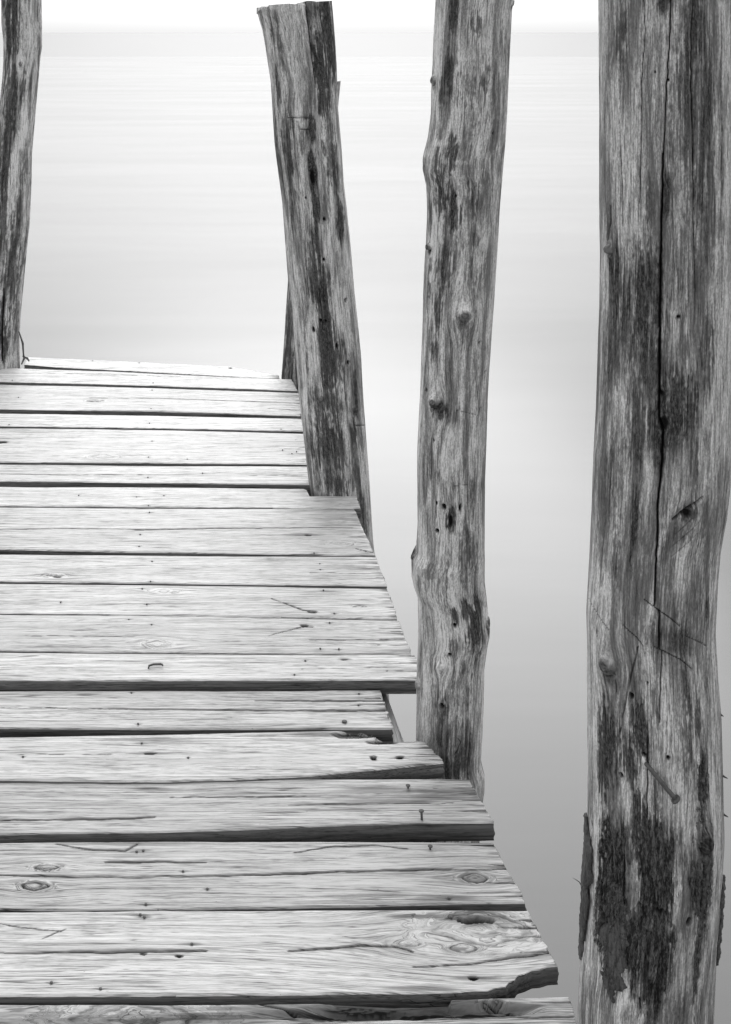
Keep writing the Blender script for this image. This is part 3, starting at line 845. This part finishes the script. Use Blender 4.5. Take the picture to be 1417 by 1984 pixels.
# --- near right post
L4 = [(1160, -400), (1160, 0), (1161, 200), (1161, 400), (1163, 500), (1161, 600), (1158, 700), (1155, 800), (1150, 900), (1147, 1000), (1142, 1100), (1136, 1200), (1137, 1250), (1138, 1400), (1139, 1500), (1137, 1590), (1140, 1650), (1137, 1760), (1130, 1850), (1124, 1900), (1120, 1984), (1118, 2600)]
R4 = [(1430, -400), (1426, 0), (1424, 400), (1421, 700), (1418, 880), (1415, 924), (1408, 986), (1397, 1049), (1392, 1111), (1387, 1200), (1389, 1240), (1393, 1300), (1398, 1365), (1401, 1459), (1404, 1600), (1400, 1669), (1396, 1740), (1391, 1788), (1387, 1859), (1382, 1984), (1380, 2600)]
C_, K_, S2, L_, B_, Hh = 'crack', 'knot', 'stain_shade', 'light', 'bark', 'hole'
f4 = [
 (S2, 1268, 1690, 42, 150, 1.3), (S2, 1190, 1790, 38, 150, 1.15), (S2, 1265, 1850, 44, 110, 1.15), (S2, 1178, 1500, 32, 90, 1.), (S2, 1300, 820, 34, 80, 1.), (S2, 1250, 600, 40, 120, .8), (S2, 1340, 250, 34, 220, .6),
 (L_, 1168, 200, 9, 300, 1.), (L_, 1170, 520, 7, 160, .8), (L_, 1164, 800, 7, 160, .9), (L_, 1150, 1150, 9, 200, 1.), (L_, 1412, 400, 9, 400, .9), (L_, 1380, 1300, 8, 200, .8), (L_, 1230, 250, 10, 160, .6), (L_, 1190, 250, 8, 120, .6),  # pale streaks; those along both edges paint in the rim light
 (S2, 1345, 60, 22, 90, .75), (S2, 1290, 5, 14, 25, .8), (S2, 1208, 60, 14, 60, .7), (S2, 1210, 130, 8, 60, .8), (S2, 1365, 200, 22, 120, .55), (S2, 1310, 260, 16, 120, .5),
 (S2, 1300, 370, 12, 60, .8), (S2, 1262, 400, 8, 60, .6), (S2, 1375, 400, 14, 160, .5), (S2, 1330, 470, 25, 120, .45), (S2, 1265, 540, 22, 80, .7), (S2, 1200, 570, 22, 90, .85), (S2, 1225, 640, 40, 90, .7), (S2, 1190, 700, 30, 100, .6), (S2, 1265, 720, 30, 120, .55),
 (S2, 1240, 830, 25, 110, .6), (S2, 1310, 780, 40, 70, .8), (S2, 1275, 860, 22, 60, .9), (S2, 1370, 680, 16, 90, .65), (S2, 1200, 930, 24, 120, .5), (S2, 1232, 1040, 7, 120, .8), (S2, 1200, 1090, 10, 90, .5), (S2, 1345, 920, 14, 60, .5), (S2, 1340, 1050, 22, 90, .5), (S2, 1335, 1180, 26, 90, .5),
 (S2, 1270, 1250, 30, 40, .55), (S2, 1320, 1250, 34, 40, .65), (S2, 1370, 1200, 7, 40, .8), (S2, 1320, 1350, 26, 70, .4), (S2, 1240, 1330, 10, 60, .4),
 (S2, 1185, 1475, 34, 60, .95), (S2, 1170, 1540, 22, 80, .9), (S2, 1245, 1440, 16, 70, 1.1), (S2, 1225, 1500, 18, 60, .9), (S2, 1330, 1430, 20, 110, .65), (S2, 1350, 1400, 8, 50, .8),
 (B_, 1362, 1520, 13, 70, 4), (B_, 1360, 1700, 24, 110, 5), (S2, 1240, 1600, 10, 60, 1.2),
 (B_, 1272, 1690, 34, 110, 3), (S2, 1272, 1680, 36, 115, 1.3), (B_, 1265, 1840, 40, 110, 5), (B_, 1190, 1750, 30, 110, 5), (B_, 1185, 1850, 36, 70, 6), (S2, 1215, 1640, 14, 70, .8), (S2, 1190, 1920, 30, 60, 1.0), (B_, 1260, 1930, 20, 70, 4), (S2, 1345, 1900, 12, 90, .8),
 (S2, 1330, 1960, 40, 60, .4),
 (L_, 1152, 1350, 12, 260, .8), (L_, 1288, 1380, 14, 110, .9), (L_, 1305, 1560, 24, 60, 1.0), (L_, 1262, 1560, 7, 60, .9), (L_, 1313, 1720, 8, 95, 1.0), (L_, 1322, 1880, 18, 70, .8), (L_, 1236, 1745, 9, 70, 1.0), (L_, 1215, 1590, 14, 50, .7), (L_, 1150, 1800, 12, 200, .9), (L_, 1212, 1960, 10, 50, .8),
 (L_, 1385, 1650, 12, 330, .9), (L_, 1372, 1880, 12, 120, .7), (L_, 1172, 120, 8, 500, .5), (L_, 1400, 900, 12, 700, .5), (L_, 1172, 1220, 18, 90, .6), (L_, 1256, 1000, 10, 120, .5), (L_, 1310, 910, 22, 60, .35), (L_, 1330, 1110, 24, 80, .4),  # the long edge strips are lightened for the rim light too
 (C_, [(1304, -60), (1301, 60), (1294, 181), (1287, 333), (1284.5, 423)], 1.3, 8), (C_, [(1288, 300), (1284.5, 423), (1283, 520), (1281, 600), (1280.5, 700), (1280, 824), (1287, 842), (1286, 893), (1277, 986), (1275, 1080), (1271, 1184)], 2.4, 16),
 (C_, [(1280, 1193), (1279, 1266)], 1.8, 10), (C_, [(1284.5, 1270), (1282, 1335), (1280, 1411)], 1.4, 6, .8),
 (C_, [(1348, -60), (1340, 60), (1339, 151), (1343, 302), (1345, 454), (1347, 560)], 1.2, 6), (C_, [(1399, -60), (1395, 121), (1396, 400), (1397, 600)], 1.2, 5), (C_, [(1250, -60), (1254, 60), (1248, 151), (1245, 333), (1243, 400)], 1.1, 5, .9),
 (C_, [(1181, -60), (1182, 60), (1183, 160)], 1.0, 4, .8), (C_, [(1204, 220), (1209, 363), (1211, 450)], 1.1, 4, .8), (C_, [(1398, 700), (1402, 800), (1396, 830)], 1.6, 5), (C_, [(1167, 620), (1165, 655)], 1.5, 5),
 (C_, [(1250, 1175), (1273, 1188), (1299, 1205), (1318, 1221)], 1.2, 4), (C_, [(1210, 1237.5), (1235, 1252), (1250, 1266.5)], 1.1, 4), (C_, [(1270, 1264), (1289, 1271), (1318, 1285.5), (1340, 1306)], 1.1, 4), (C_, [(1327, 1240), (1353, 1257), (1368, 1271)], 1.0, 4, .7), (C_, [(1141, 1227), (1163, 1243), (1185, 1259)], 1.0, 4, .9),
 (C_, [(1305, 1011), (1330, 990), (1361, 968)], 3.0, 9, .8), (S2, 1335, 1000, 24, 20, .8), (Hh, 1333, 999, 8, 9), (S2, 1325, 1040, 26, 40, .5),
 (C_, [(1309, 1040), (1350, 1000)], 1., 3, .4), (C_, [(1305, 1062), (1355, 1015)], 1., 3, .4), (C_, [(1302, 1085), (1350, 1040)], 1., 3, .4),
 (K_, 1183, 1331, 15, 16, 10, .6), (K_, 1187, 503, 6, 9, 9, .3), (C_, [(1187, 415), (1186, 450), (1183, 480), (1179, 500)], 3.0, 7), (S2, 1190, 535, 12, 24, 1.1), (K_, 1362, 1640, 11, 20, 10, .6),
 (C_, [(1172, 1340), (1180, 1380), (1186, 1425)], 1.4, 4, .8), (C_, [(1197, 1350), (1200, 1375)], 1.6, 4), (C_, [(1240, 1270), (1225, 1340), (1210, 1420), (1206, 1450)], 1.8, 5, .5), ('ridge', [(1255, 1250), (1235, 1330), (1216, 1420)], 5, 4), ('ridge', [(1262, 1470), (1258, 1600)], 6, 3),
 (Hh, 1227.5, 1369, 5, 8), (Hh, 1297, 1476, 4, 6), (Hh, 1208, 1536, 5, 5), (Hh, 1252, 1478, 5, 5), (Hh, 1160, 1280, 3, 10), (Hh, 1283, 768, 6, 6), (Hh, 1289, 828, 8, 14), (Hh, 1317, 617, 4, 4), (Hh, 1298, 155, 2.5, 4), (Hh, 1273, 140, 2, 4), (Hh, 1139.5, 1338, 3, 8), (Hh, 1140, 1568, 3, 8), (Hh, 1335, 1795, 7, 10), (Hh, 1281, 1778, 7, 7), (Hh, 1258, 1337, 2, 4),
 (C_, [(1148, 1600), (1150, 1680), (1142, 1780)], 2.5, 6), (C_, [(1395, 1600), (1397, 1700), (1390, 1800), (1386, 1830)], 1.6, 5), (C_, [(1172, 1680), (1170, 1760), (1172, 1830)], 2.2, 6), (C_, [(1214, 1690), (1212, 1800)], 2.0, 5), (C_, [(1258, 1440), (1257, 1600)], 1.5, 5),
]
P4, surf4 = post('near', L4, R4, 1.40, -420, 2600, f4, 'thickest log post, at far right, with a long black crack and peeling bark low down', 620, 2.0, 4.2, tone=.60, lump=.8)

# --- upright post with knots
L3 = [(848, -300), (843, 0), (840, 62), (838, 125), (836, 156), (835, 219), (829, 266), (820, 303), (819, 328), (826, 359), (828, 406), (826, 469), (821.5, 531), (819, 620), (816.6, 679), (814.5, 757), (811, 836), (809, 888), (809, 1019), (806.7, 1066), (798, 1085), (798, 1120), (802, 1138), (810, 1161), (811.5, 1216), (808, 1299), (807, 1355), (806, 1424), (806, 1520), (812, 1600), (812, 2600)]
R3 = [(1003, -300), (998, -10), (993, 20), (989, 94), (985.6, 156), (983, 219), (979, 281), (973, 344), (968, 406), (965, 469), (960.6, 531), (956, 600), (951, 679), (945.5, 757), (943, 836), (940, 914), (939, 993), (939, 1120), (942, 1147), (949, 1210), (948, 1225), (944, 1244), (938.4, 1285), (937.6, 1355), (935.4, 1410), (932, 1465), (939, 1495), (939.5, 1521), (935, 1557), (930, 1620), (930, 2600)]
f3 = [
 (L_, 850, 100, 9, 160, .9), (L_, 842, 200, 7, 90, .7), (L_, 972, 200, 7, 240, .8), (L_, 948, 620, 6, 160, .7), (L_, 822, 700, 7, 160, .9), (L_, 818, 900, 8, 150, .9), (L_, 930, 1000, 6, 180, .8), (L_, 934, 1400, 5, 90, .9), (L_, 815, 1400, 6, 60, .8), (L_, 828, 1180, 12, 50, .8),  # mostly bright rims painted down both sides of the post
 (S2, 880, 20, 10, 50, .9), (S2, 925, 50, 14, 30, .7), (S2, 870, 140, 10, 60, .8), (S2, 905, 170, 24, 50, .6), (S2, 940, 150, 12, 40, .6), (S2, 858, 190, 12, 40, .7), (S2, 912, 240, 18, 60, .4), (S2, 876, 300, 12, 40, .9), (S2, 848, 310, 9, 40, .7), (S2, 855, 370, 22, 60, .9), (S2, 880, 420, 14, 50, .9), (S2, 915, 390, 12, 40, .6), (S2, 920, 460, 14, 40, .6), (S2, 835, 430, 10, 60, .7), (S2, 865, 520, 20, 50, .7), (S2, 910, 540, 16, 50, .5),
 (S2, 833, 560, 8, 50, .8), (S2, 850, 620, 9, 70, 1.), (S2, 842, 690, 6, 40, .8), (S2, 912, 640, 14, 50, .5), (S2, 920, 720, 12, 50, .45), (S2, 855, 800, 22, 18, .85), (S2, 885, 815, 12, 30, .5), (S2, 835, 900, 6, 40, .5), (S2, 915, 960, 8, 70, .5), (S2, 873, 1010, 8, 26, 1.1), (S2, 855, 1120, 28, 50, .5), (S2, 905, 1080, 20, 60, .45),
 (S2, 905, 1190, 16, 26, 1.0), (S2, 925, 1180, 10, 30, 1.1), (S2, 920, 1225, 22, 40, 1.1), (S2, 882, 1195, 6, 22, 1.), (S2, 885, 1250, 20, 20, .6), (S2, 925, 1270, 12, 30, .7), (S2, 895, 1330, 22, 70, .55), (S2, 855, 1380, 14, 40, .8), (S2, 850, 1420, 10, 40, .6), (S2, 890, 1440, 24, 60, .55), (S2, 880, 1490, 30, 30, .6),
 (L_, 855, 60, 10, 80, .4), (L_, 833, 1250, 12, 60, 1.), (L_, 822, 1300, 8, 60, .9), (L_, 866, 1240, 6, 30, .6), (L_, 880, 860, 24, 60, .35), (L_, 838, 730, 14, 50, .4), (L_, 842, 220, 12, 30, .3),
 (K_, 842, 158, 6, 9, 5, .6), (K_, 824, 316, 6, 12, 2, .3), (K_, 835, 487, 5, 7, 7, .9), (K_, 899, 610, 10, 12, 7, .5), (K_, 844, 786, 10, 11, 8, .6), (S2, 852, 796, 16, 10, 1.2), (K_, 802, 1105, 7, 12, 3, .8), (K_, 856, 1297, 7, 7, 8, .1), (K_, 812, 1358, 5, 9, 5, .3), (K_, 992, 5, 6, 8, 3, .4), (K_, 944, 1222, 7, 12, 3, .6),
 (Hh, 818, 842, 2.2, 4), (Hh, 842, 860, 2.2, 3), (Hh, 861, 986, 5, 7), (Hh, 848, 980, 2, 4), (Hh, 874, 1012, 4, 12), (Hh, 892, 985, 3, 9), (Hh, 848, 1035, 4, 5), (Hh, 929, 665, 3, 3), (Hh, 929, 798, 2.2, 4), (Hh, 941, 727, 2, 4), (Hh, 827, 768, 4, 4), (Hh, 838, 692, 2, 4), (Hh, 936, 953, 2, 4), (Hh, 884, 380, 2.5, 3), (Hh, 954, 258, 2.2, 3), (Hh, 882, 1212, 4, 5), (Hh, 872, 1270, 4, 4), (Hh, 858, 1372, 5, 5),
 (C_, [(847, 965), (846, 1010)], 1.2, 3), (C_, [(882, 795), (905, 800), (925, 808)], .9, 2, .6), (C_, [(940, 720), (938, 775)], 1.2, 3, .8), (C_, [(838, 640), (836, 720)], 1.4, 3, .8), (C_, [(846, 660), (848, 740)], 1.2, 3, .8),
 (C_, [(914, 1420), (911, 1480), (910, 1530)], 3.2, 9, .8), ('ridge', [(870, 1310), (862, 1380), (856, 1430)], 3.5, 3.5), ('ridge', [(893, 1440), (884, 1455), (880, 1470)], 4, 4), (C_, [(888, 1432), (893, 1440), (884, 1458), (882, 1462)], 1.2, 3, .8), ('ridge', [(835, 540), (845, 555)], 4, 1),
 (L_, 836, 545, 8, 10, .8), (L_, 850, 280, 22, 7, .7), (L_, 895, 315, 12, 5, .6), (C_, [(880, 942), (905, 940)], 1.0, 2, .6), (L_, 887, 960, 9, 14, .5),
]
P3, surf3 = post('upright', L3, R3, 2.085, -300, 1640, f3, 'slim knotty log post rising past the raised plank, second from the right', 420, 2.0, 2.7, tone=.78)

# --- leaning post with sawn top
L2 = [(498, -20), (498, 20), (508, 56), (515, 99), (524, 155), (529, 226), (533, 282), (540, 339), (547, 395), (552, 466), (557.5, 540), (565, 593), (573.5, 695), (579, 768), (588, 850), (597, 929), (600, 958), (612, 1060), (625, 1200), (660, 1600)]
R2 = [(643, -20), (643, 0), (647.5, 56), (652.6, 127), (654, 198), (660, 268), (666, 353), (673, 409), (680, 480), (686.5, 560), (692, 608), (701, 695), (706.5, 798), (711, 871), (717, 958), (722.6, 1046), (728.5, 1100), (742, 1200), (775, 1600)]
f2 = [
 (L_, 582, 14, 16, 7, 1.), (L_, 535, 14, 14, 5, .8),
 (S2, 620, 560, 26, 90, .9), (S2, 640, 700, 28, 90, .9), (S2, 640, 860, 34, 80, .9), (S2, 560, 300, 18, 90, .7), (S2, 640, 300, 16, 90, .8),
 (S2, 634, 40, 24, 110, 1.15), (S2, 622, 130, 16, 70, 1.1), (C_, [(603, -20), (602, 40), (609, 110), (616, 170)], 2.4, 8), (C_, [(519, 20), (524, 70), (530, 130)], 1.6, 4, .8),
 (S2, 545, 90, 6, 60, .5), (S2, 540, 175, 8, 60, .8), (S2, 535, 260, 14, 60, .8), (S2, 545, 330, 10, 60, .7), (S2, 640, 70, 18, 60, .9), (S2, 628, 140, 12, 40, .9), (S2, 628, 190, 16, 40, 1.), (S2, 648, 150, 5, 60, .5), (S2, 565, 250, 14, 25, .8), (S2, 604, 250, 10, 30, 1.1), (S2, 606, 330, 7, 40, 1.25), (S2, 585, 270, 10, 50, .5), (S2, 640, 260, 10, 50, .7), (S2, 650, 310, 8, 40, .6), (S2, 575, 375, 8, 30, .6),
 (S2, 610, 400, 10, 50, 1.), (S2, 640, 390, 12, 30, .6), (S2, 660, 430, 12, 40, 1.), (S2, 568, 430, 8, 50, .6), (S2, 615, 480, 9, 50, 1.), (S2, 608, 500, 12, 40, .7), (S2, 630, 530, 8, 30, .7), (S2, 622, 570, 20, 50, 1.), (S2, 605, 540, 10, 60, .8), (S2, 640, 620, 16, 60, .8), (S2, 625, 660, 18, 60, 1.), (S2, 635, 720, 24, 60, .9), (S2, 650, 780, 22, 60, .8), (S2, 620, 780, 14, 50, .8), (S2, 690, 770, 7, 50, 1.),
 (S2, 610, 860, 14, 40, .9), (S2, 640, 850, 14, 40, .9), (S2, 665, 880, 12, 50, .9), (S2, 685, 850, 10, 30, .9), (S2, 650, 940, 34, 30, .8), (S2, 690, 930, 12, 60, .6), (S2, 705, 1000, 12, 60, .8), (S2, 582, 620, 5, 50, .6), (S2, 595, 700, 6, 60, .6), (S2, 600, 800, 8, 60, .7), (S2, 530, 60, 5, 60, .6), (S2, 512, 60, 5, 50, .7),
 (L_, 518, 60, 4, 60, .9), (L_, 604, 100, 6, 70, .9), (L_, 614, 170, 5, 40, .9), (L_, 567, 480, 8, 60, .7), (L_, 575, 620, 7, 120, .9), (L_, 592, 740, 7, 100, .8), (L_, 612, 690, 8, 60, .7), (L_, 672, 860, 7, 60, .8), (L_, 640, 480, 14, 40, .6), (L_, 655, 590, 10, 50, .6), (L_, 612, 860, 5, 30, .7), (L_, 676, 540, 4, 60, .8), (L_, 570, 120, 28, 90, .25), (L_, 645, 395, 8, 26, .7), (L_, 576, 360, 10, 26, .6),  # pale streaks, including the lit left rim painted into the colour
 (Hh, 593, 384, 2.2, 3), (Hh, 629, 425, 3.5, 4), (Hh, 628, 503, 3, 4), (Hh, 671, 586, 4, 5), (Hh, 622, 622, 3, 4), (Hh, 632, 622, 2.5, 3), (Hh, 608, 641, 3, 6), (Hh, 653, 670, 3, 6), (Hh, 675, 705, 3.5, 5), (Hh, 580, 680, 3, 4), (K_, 623, 773, 5, 6, 4, .4), (K_, 688, 797, 5, 6, 3, .8), (Hh, 606, 345, 5, 18),
 ('step', 558, 612, 230, -4.0, 130.0), (C_, [(558, 229), (590, 228), (612, 232)], 1.2, 2, .8), ('ridge', [(582, 242), (598, 241)], 7, 2.5), (L_, 590, 241, 8, 8, .9), (C_, [(582, 251), (600, 251)], 1., 2, .9),
 (C_, [(652, 125), (652, 190)], 2.5, 5), (C_, [(685, 828), (706, 838)], 1.4, 3, .8), (C_, [(596, 850), (600, 930)], 1.3, 3, .6), (C_, [(620, 560), (626, 640)], 1.2, 3, .6), (C_, [(700, 830), (707, 930)], 1.5, 3, .7), (C_, [(538, 300), (552, 420)], 1.3, 3, .7),
]
def rad2(S_, YS, sp, HW):
    pts = [(sp(603, 0) , -30), (sp(602, 40), 40), (sp(610, 110), 110), (sp(619, 200), 200), (sp(628, 320), 320)]
    dd, pos = segd(S_, YS, pts)
    a = np.exp(-(dd / 7.0) ** 2) * (1 - pos) ** .7
    pts2 = [(sp(518, 0), -30), (sp(524, 60), 60), (sp(533, 200), 200)]
    d2, p2 = segd(S_, YS, pts2)
    b = np.exp(-(d2 / 5.0) ** 2) * (1 - p2)
    return -20 * a - 9 * b
def top2(S_, sp, cs):
    f = np.interp(S_, [sp(499, 20), sp(512, 18), sp(520, 9), sp(560, 4), sp(599, 2), sp(604, 6), sp(612, 2), sp(642, 0)], [26, 15, 10, 7, 12, 1, 3, 0])
    return np.where(cs > 0, f, 13.0 - 4 * np.sin(S_ / 9.0))
P2, surf2 = post('leaning', L2, R2, 3.18, -14, 1240, f2, 'log post with a sawn top, leaning left out of the notched plank', 420, 1.8, 8.4, tone=.70, topfn=top2, radf=rad2)

# --- left post
L1 = [(5, -200), (3, 0), (3, 45), (6, 80), (6, 110), (4, 150), (1, 180), (-4, 240), (-10, 350), (-16, 480), (-22, 600), (-24, 740), (-26, 1000)]
R1 = [(82, -200), (81, 0), (82, 90), (79, 108), (76, 150), (69, 223), (62, 298), (61, 354), (58, 428), (52, 484), (45, 559), (40, 615), (38, 671), (39, 708), (42, 760), (44, 1000)]
f1 = [
 (S2, 22, 60, 22, 120, .9), (S2, 20, 180, 16, 90, .9), (S2, 12, 300, 16, 120, .9), (S2, 8, 420, 16, 90, .8), (S2, 20, 520, 22, 120, .85), (S2, 10, 620, 16, 90, .9), (S2, 45, 170, 6, 40, 1.), (S2, 60, 160, 5, 40, .8), (S2, 55, 220, 6, 40, .8), (S2, 45, 560, 10, 60, .6), (S2, 40, 380, 8, 60, .5),
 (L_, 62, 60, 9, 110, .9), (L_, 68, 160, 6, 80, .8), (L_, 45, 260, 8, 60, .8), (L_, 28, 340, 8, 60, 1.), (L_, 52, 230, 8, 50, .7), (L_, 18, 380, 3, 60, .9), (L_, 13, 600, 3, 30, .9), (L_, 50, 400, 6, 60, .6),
 (K_, 40, 122, 3, 4, 2, .8), (Hh, 41, 520, 2.5, 3), (C_, [(8, 560), (6, 620), (4, 700)], 2.5, 6),
]
P1, surf1 = post('left', L1, R1, 4.33, -220, 760, f1, 'log post at the left edge of the picture, dark with a pale stripped streak', 260, 2.0, 6.1, tone=.8, barky=.35)
# --- rear post behind the leaning one
L0 = [(584, 140), (584, 160), (558, 540), (545, 735), (540, 1000)]
R0 = [(661, 140), (660, 160), (655, 210), (630, 540), (606, 735), (600, 1000)]
P0, surf0 = post('rear', L0, R0, 4.25, 158, 760, [(S2, 560, 650, 20, 120, .7), (S2, 575, 700, 14, 60, .8), (C_, [(556, 600), (553, 720)], 1.3, 3, .7)],
     'dark log post half hidden behind the leaning post at the far end of the pier', 200, 2.2, 9.9, tone=.62, barky=.4)

# parts fixed to the posts
def at(x, y, Y): return np.array([(x - CX) * Y / F, Y, H - (y - CY) * Y / F])
ys4 = surf4(1251, 1479)[1]
a = at(1249, 1477, ys4 + .006)
pts = [a, at(1254, 1482, ys4 - .006), at(1268, 1499, ys4 - .011), at(1287, 1522, ys4 - .013), at(1303, 1541, ys4 - .015), at(1308, 1547, ys4 - .0155)]
V, Fc = tube(pts, [.0024, .0024, .0026, .0026, .0027, .0029], 10)
d = pts[-1] - pts[-2]; d /= np.linalg.norm(d)
V2, F2 = tube([pts[-1] - d * .0003, pts[-1] + d * .0004, pts[-1] + d * .0022, pts[-1] + d * .003], [.003, .0056, .0056, .004], 10)
n = len(V)
mesh_obj('nail', np.vstack([V, V2]), [Fc[0], Fc[1], F2[0] + n, F2[1] + n], M_NAIL, tuple(a), P4)['label'] = 'large rusty nail bent down out of the post'

def flap(surf, post_o, rows, seed, name='bark_strip', label=None, lift=(3, 6)):
    """curved slab of loose bark: rows = [(y, xleft_px_offset, xright_px)]"""
    ny, nx = 130, 16
    rows = np.array(rows, float)
    yv = np.linspace(rows[0, 0], rows[-1, 0], ny)
    outer, inner = [], []
    for i, y in enumerate(yv):
        l0 = np.interp(y, rows[:, 0], rows[:, 1]); l1 = np.interp(y, rows[:, 0], rows[:, 2])
        nl = (fbm(np.array([y / 20.]), np.array([seed * 1.]), 0, 5, .6)[0] - .5) * .42
        nr = (fbm(np.array([y / 20.]), np.array([seed * 2.]), 4, 5, .6)[0] - .5) * .36
        ang = np.linspace(l0 + nl, l1 + nr, nx)
        pO, pI = [], []
        p0 = np.array(surf(surf.c(y), y)); ctr = surf.ctr(y); rr = surf.r(y)
        for j, t_ in enumerate(ang):
            b = (fbm(np.array([y / 6.]), np.array([t_ * 9.]), seed, 4, .6)[0] - .5) * 7
            e = 1 - min(1, min(j, nx - 1 - j) / 2.5)
            lf = np.interp(i, [0, ny * .5, ny - 1], [lift[0], lift[1], lift[0]])
            ro = rr + (lf + 3.5 * (1 - e) + b) * surf.px; ri = rr + (lf - 2.5) * surf.px
            dr = surf.dir(y, t_)
            pO.append(ctr + dr * ro); pI.append(ctr + dr * ri)
        outer.append(pO); inner.append(pI[::-1])
    G = np.concatenate([np.array(outer), np.array(inner)], 1)     # closed loop
    nt = G.shape[1]
    V = G.reshape(-1, 3); m = len(V)
    V = np.vstack([V, G[0].mean(0), G[-1].mean(0)])
    i = np.arange(nt); j = (i + 1) % nt
    caps = np.vstack([np.stack([i, j, np.full(nt, m)], -1), np.stack([(ny - 1) * nt + j, (ny - 1) * nt + i, np.full(nt, m + 1)], -1)])
    o = mesh_obj(name, V, [grid_faces(ny, nt)[:, ::-1].copy(), caps], M_BARK, tuple(V[m]), post_o)
    if label: o['label'] = label
    return o
class SF:
    """post surface helper in angles"""
    def __init__(s, L, R, Yc):
        s.L, s.R, s.Yc = np.array(L, float), np.array(R, float), Yc; s.px = Yc / F
    def e(s, y): return np.interp(y, s.L[:, 1], s.L[:, 0]), np.interp(y, s.R[:, 1], s.R[:, 0])
    def c(s, y): a, b = s.e(y); return (a + b) / 2
    def __call__(s, x, y): return (0, 0, 0)
    def g(s, y):
        a, b = s.e(y); a1, a2 = math.atan((a - CX) / F), math.atan((b - CX) / F)
        ph = (a1 + a2) / 2; d = s.Yc / math.cos(ph); return ph, d, d * math.sin((a2 - a1) / 2)
    def ctr(s, y): ph, d, r = s.g(y); return np.array([d * math.sin(ph), s.Yc, H - (y - CY) * s.Yc / F])
    def r(s, y): return s.g(y)[2]
    def dir(s, y, t):
        ph = s.g(y)[0]
        return np.array([math.sin(t) * math.cos(ph) - math.cos(t) * math.sin(ph), -math.cos(t) * math.cos(ph) - math.sin(t) * math.sin(ph), 0])
sf4 = SF(L4, R4, 1.40)
R90 = math.pi / 2
flap(sf4, P4, [(1598, -1.50, -1.42), (1625, -R90 - .25, -1.25), (1665, -R90 - .35, -1.12), (1720, -R90 - .45, -1.14), (1775, -R90 - .3, -1.2), (1800, -R90 - .4, -1.28), (1850, -R90 - .25, -1.38), (1882, -R90 - .05, -1.50)], 3,
     label='strip of rough bark hanging off the left side', lift=(2, 8))
flap(sf4, P4, [(1664, 1.50, 1.58), (1700, 1.42, 1.66), (1740, 1.48, 1.66), (1790, 1.45, 1.64), (1832, 1.52, 1.58)], 8, label='thin sliver of bark on the right side', lift=(1, 1.5))
flap(sf4, P4, [(1662, -.62, -.54), (1695, -.74, -.44), (1780, -.78, -.38), (1845, -.72, -.40), (1880, -.56, -.48)], 5, name='bark_flake', label='loose bark flakes on the face of the post', lift=(0, 3))
# fibre sticking out of the bark
q0 = sf4.ctr(1765) + sf4.dir(1765, -R90 - .1) * (sf4.r(1765) + .004)
q1 = q0 + np.array([-.014, -.003, .016])
V, Fc = tube([q0, (q0 + q1) / 2 + np.array([.001, 0, .002]), q1], [.0006, .0005, .0002], 6)
mesh_obj('fibre', V, Fc, M_BARK, tuple(q0), P4)
# splinters on the right side of the near post, and twigs of bark on the left one
for (y, t_, ln) in ((1352, 1.5, .004), (1468, 1.5, .006), (1537, 1.45, .006)):
    q0 = sf4.ctr(y) + sf4.dir(y, t_) * (sf4.r(y) - .002); q1 = q0 + sf4.dir(y, t_) * ln + np.array([.001, 0, -.003])
    V, Fc = tube([q0, (q0 + q1) / 2 + np.array([0, 0, -.0004]), q1], [.0016, .0012, .0004], 6)
    mesh_obj('splinter', V, Fc, M_BARK, tuple(q0), P4)
for (y, x0, x1, y1) in ((642, 37, 46, 690), (684, 46, 42, 706), (690, 44, 57, 700)):
    p0 = np.array([(x0 - CX) * 4.25 / F, 4.25, H - (y - CY) * 4.25 / F]); p1 = np.array([(x1 - CX) * 4.24 / F, 4.24, H - (y1 - CY) * 4.24 / F])
    V, Fc = tube([p0, (p0 + p1) / 2 + np.array([.006, -.004, .002]), p1], [.002, .004, .0025], 7)
    mesh_obj('root_fibre', V, Fc, M_BARK, tuple(p0), P1)
# dark rag of bark at the foot of the left post
print('verts', sum(len(o.data.vertices) for o in bpy.data.objects if o.type == 'MESH'))
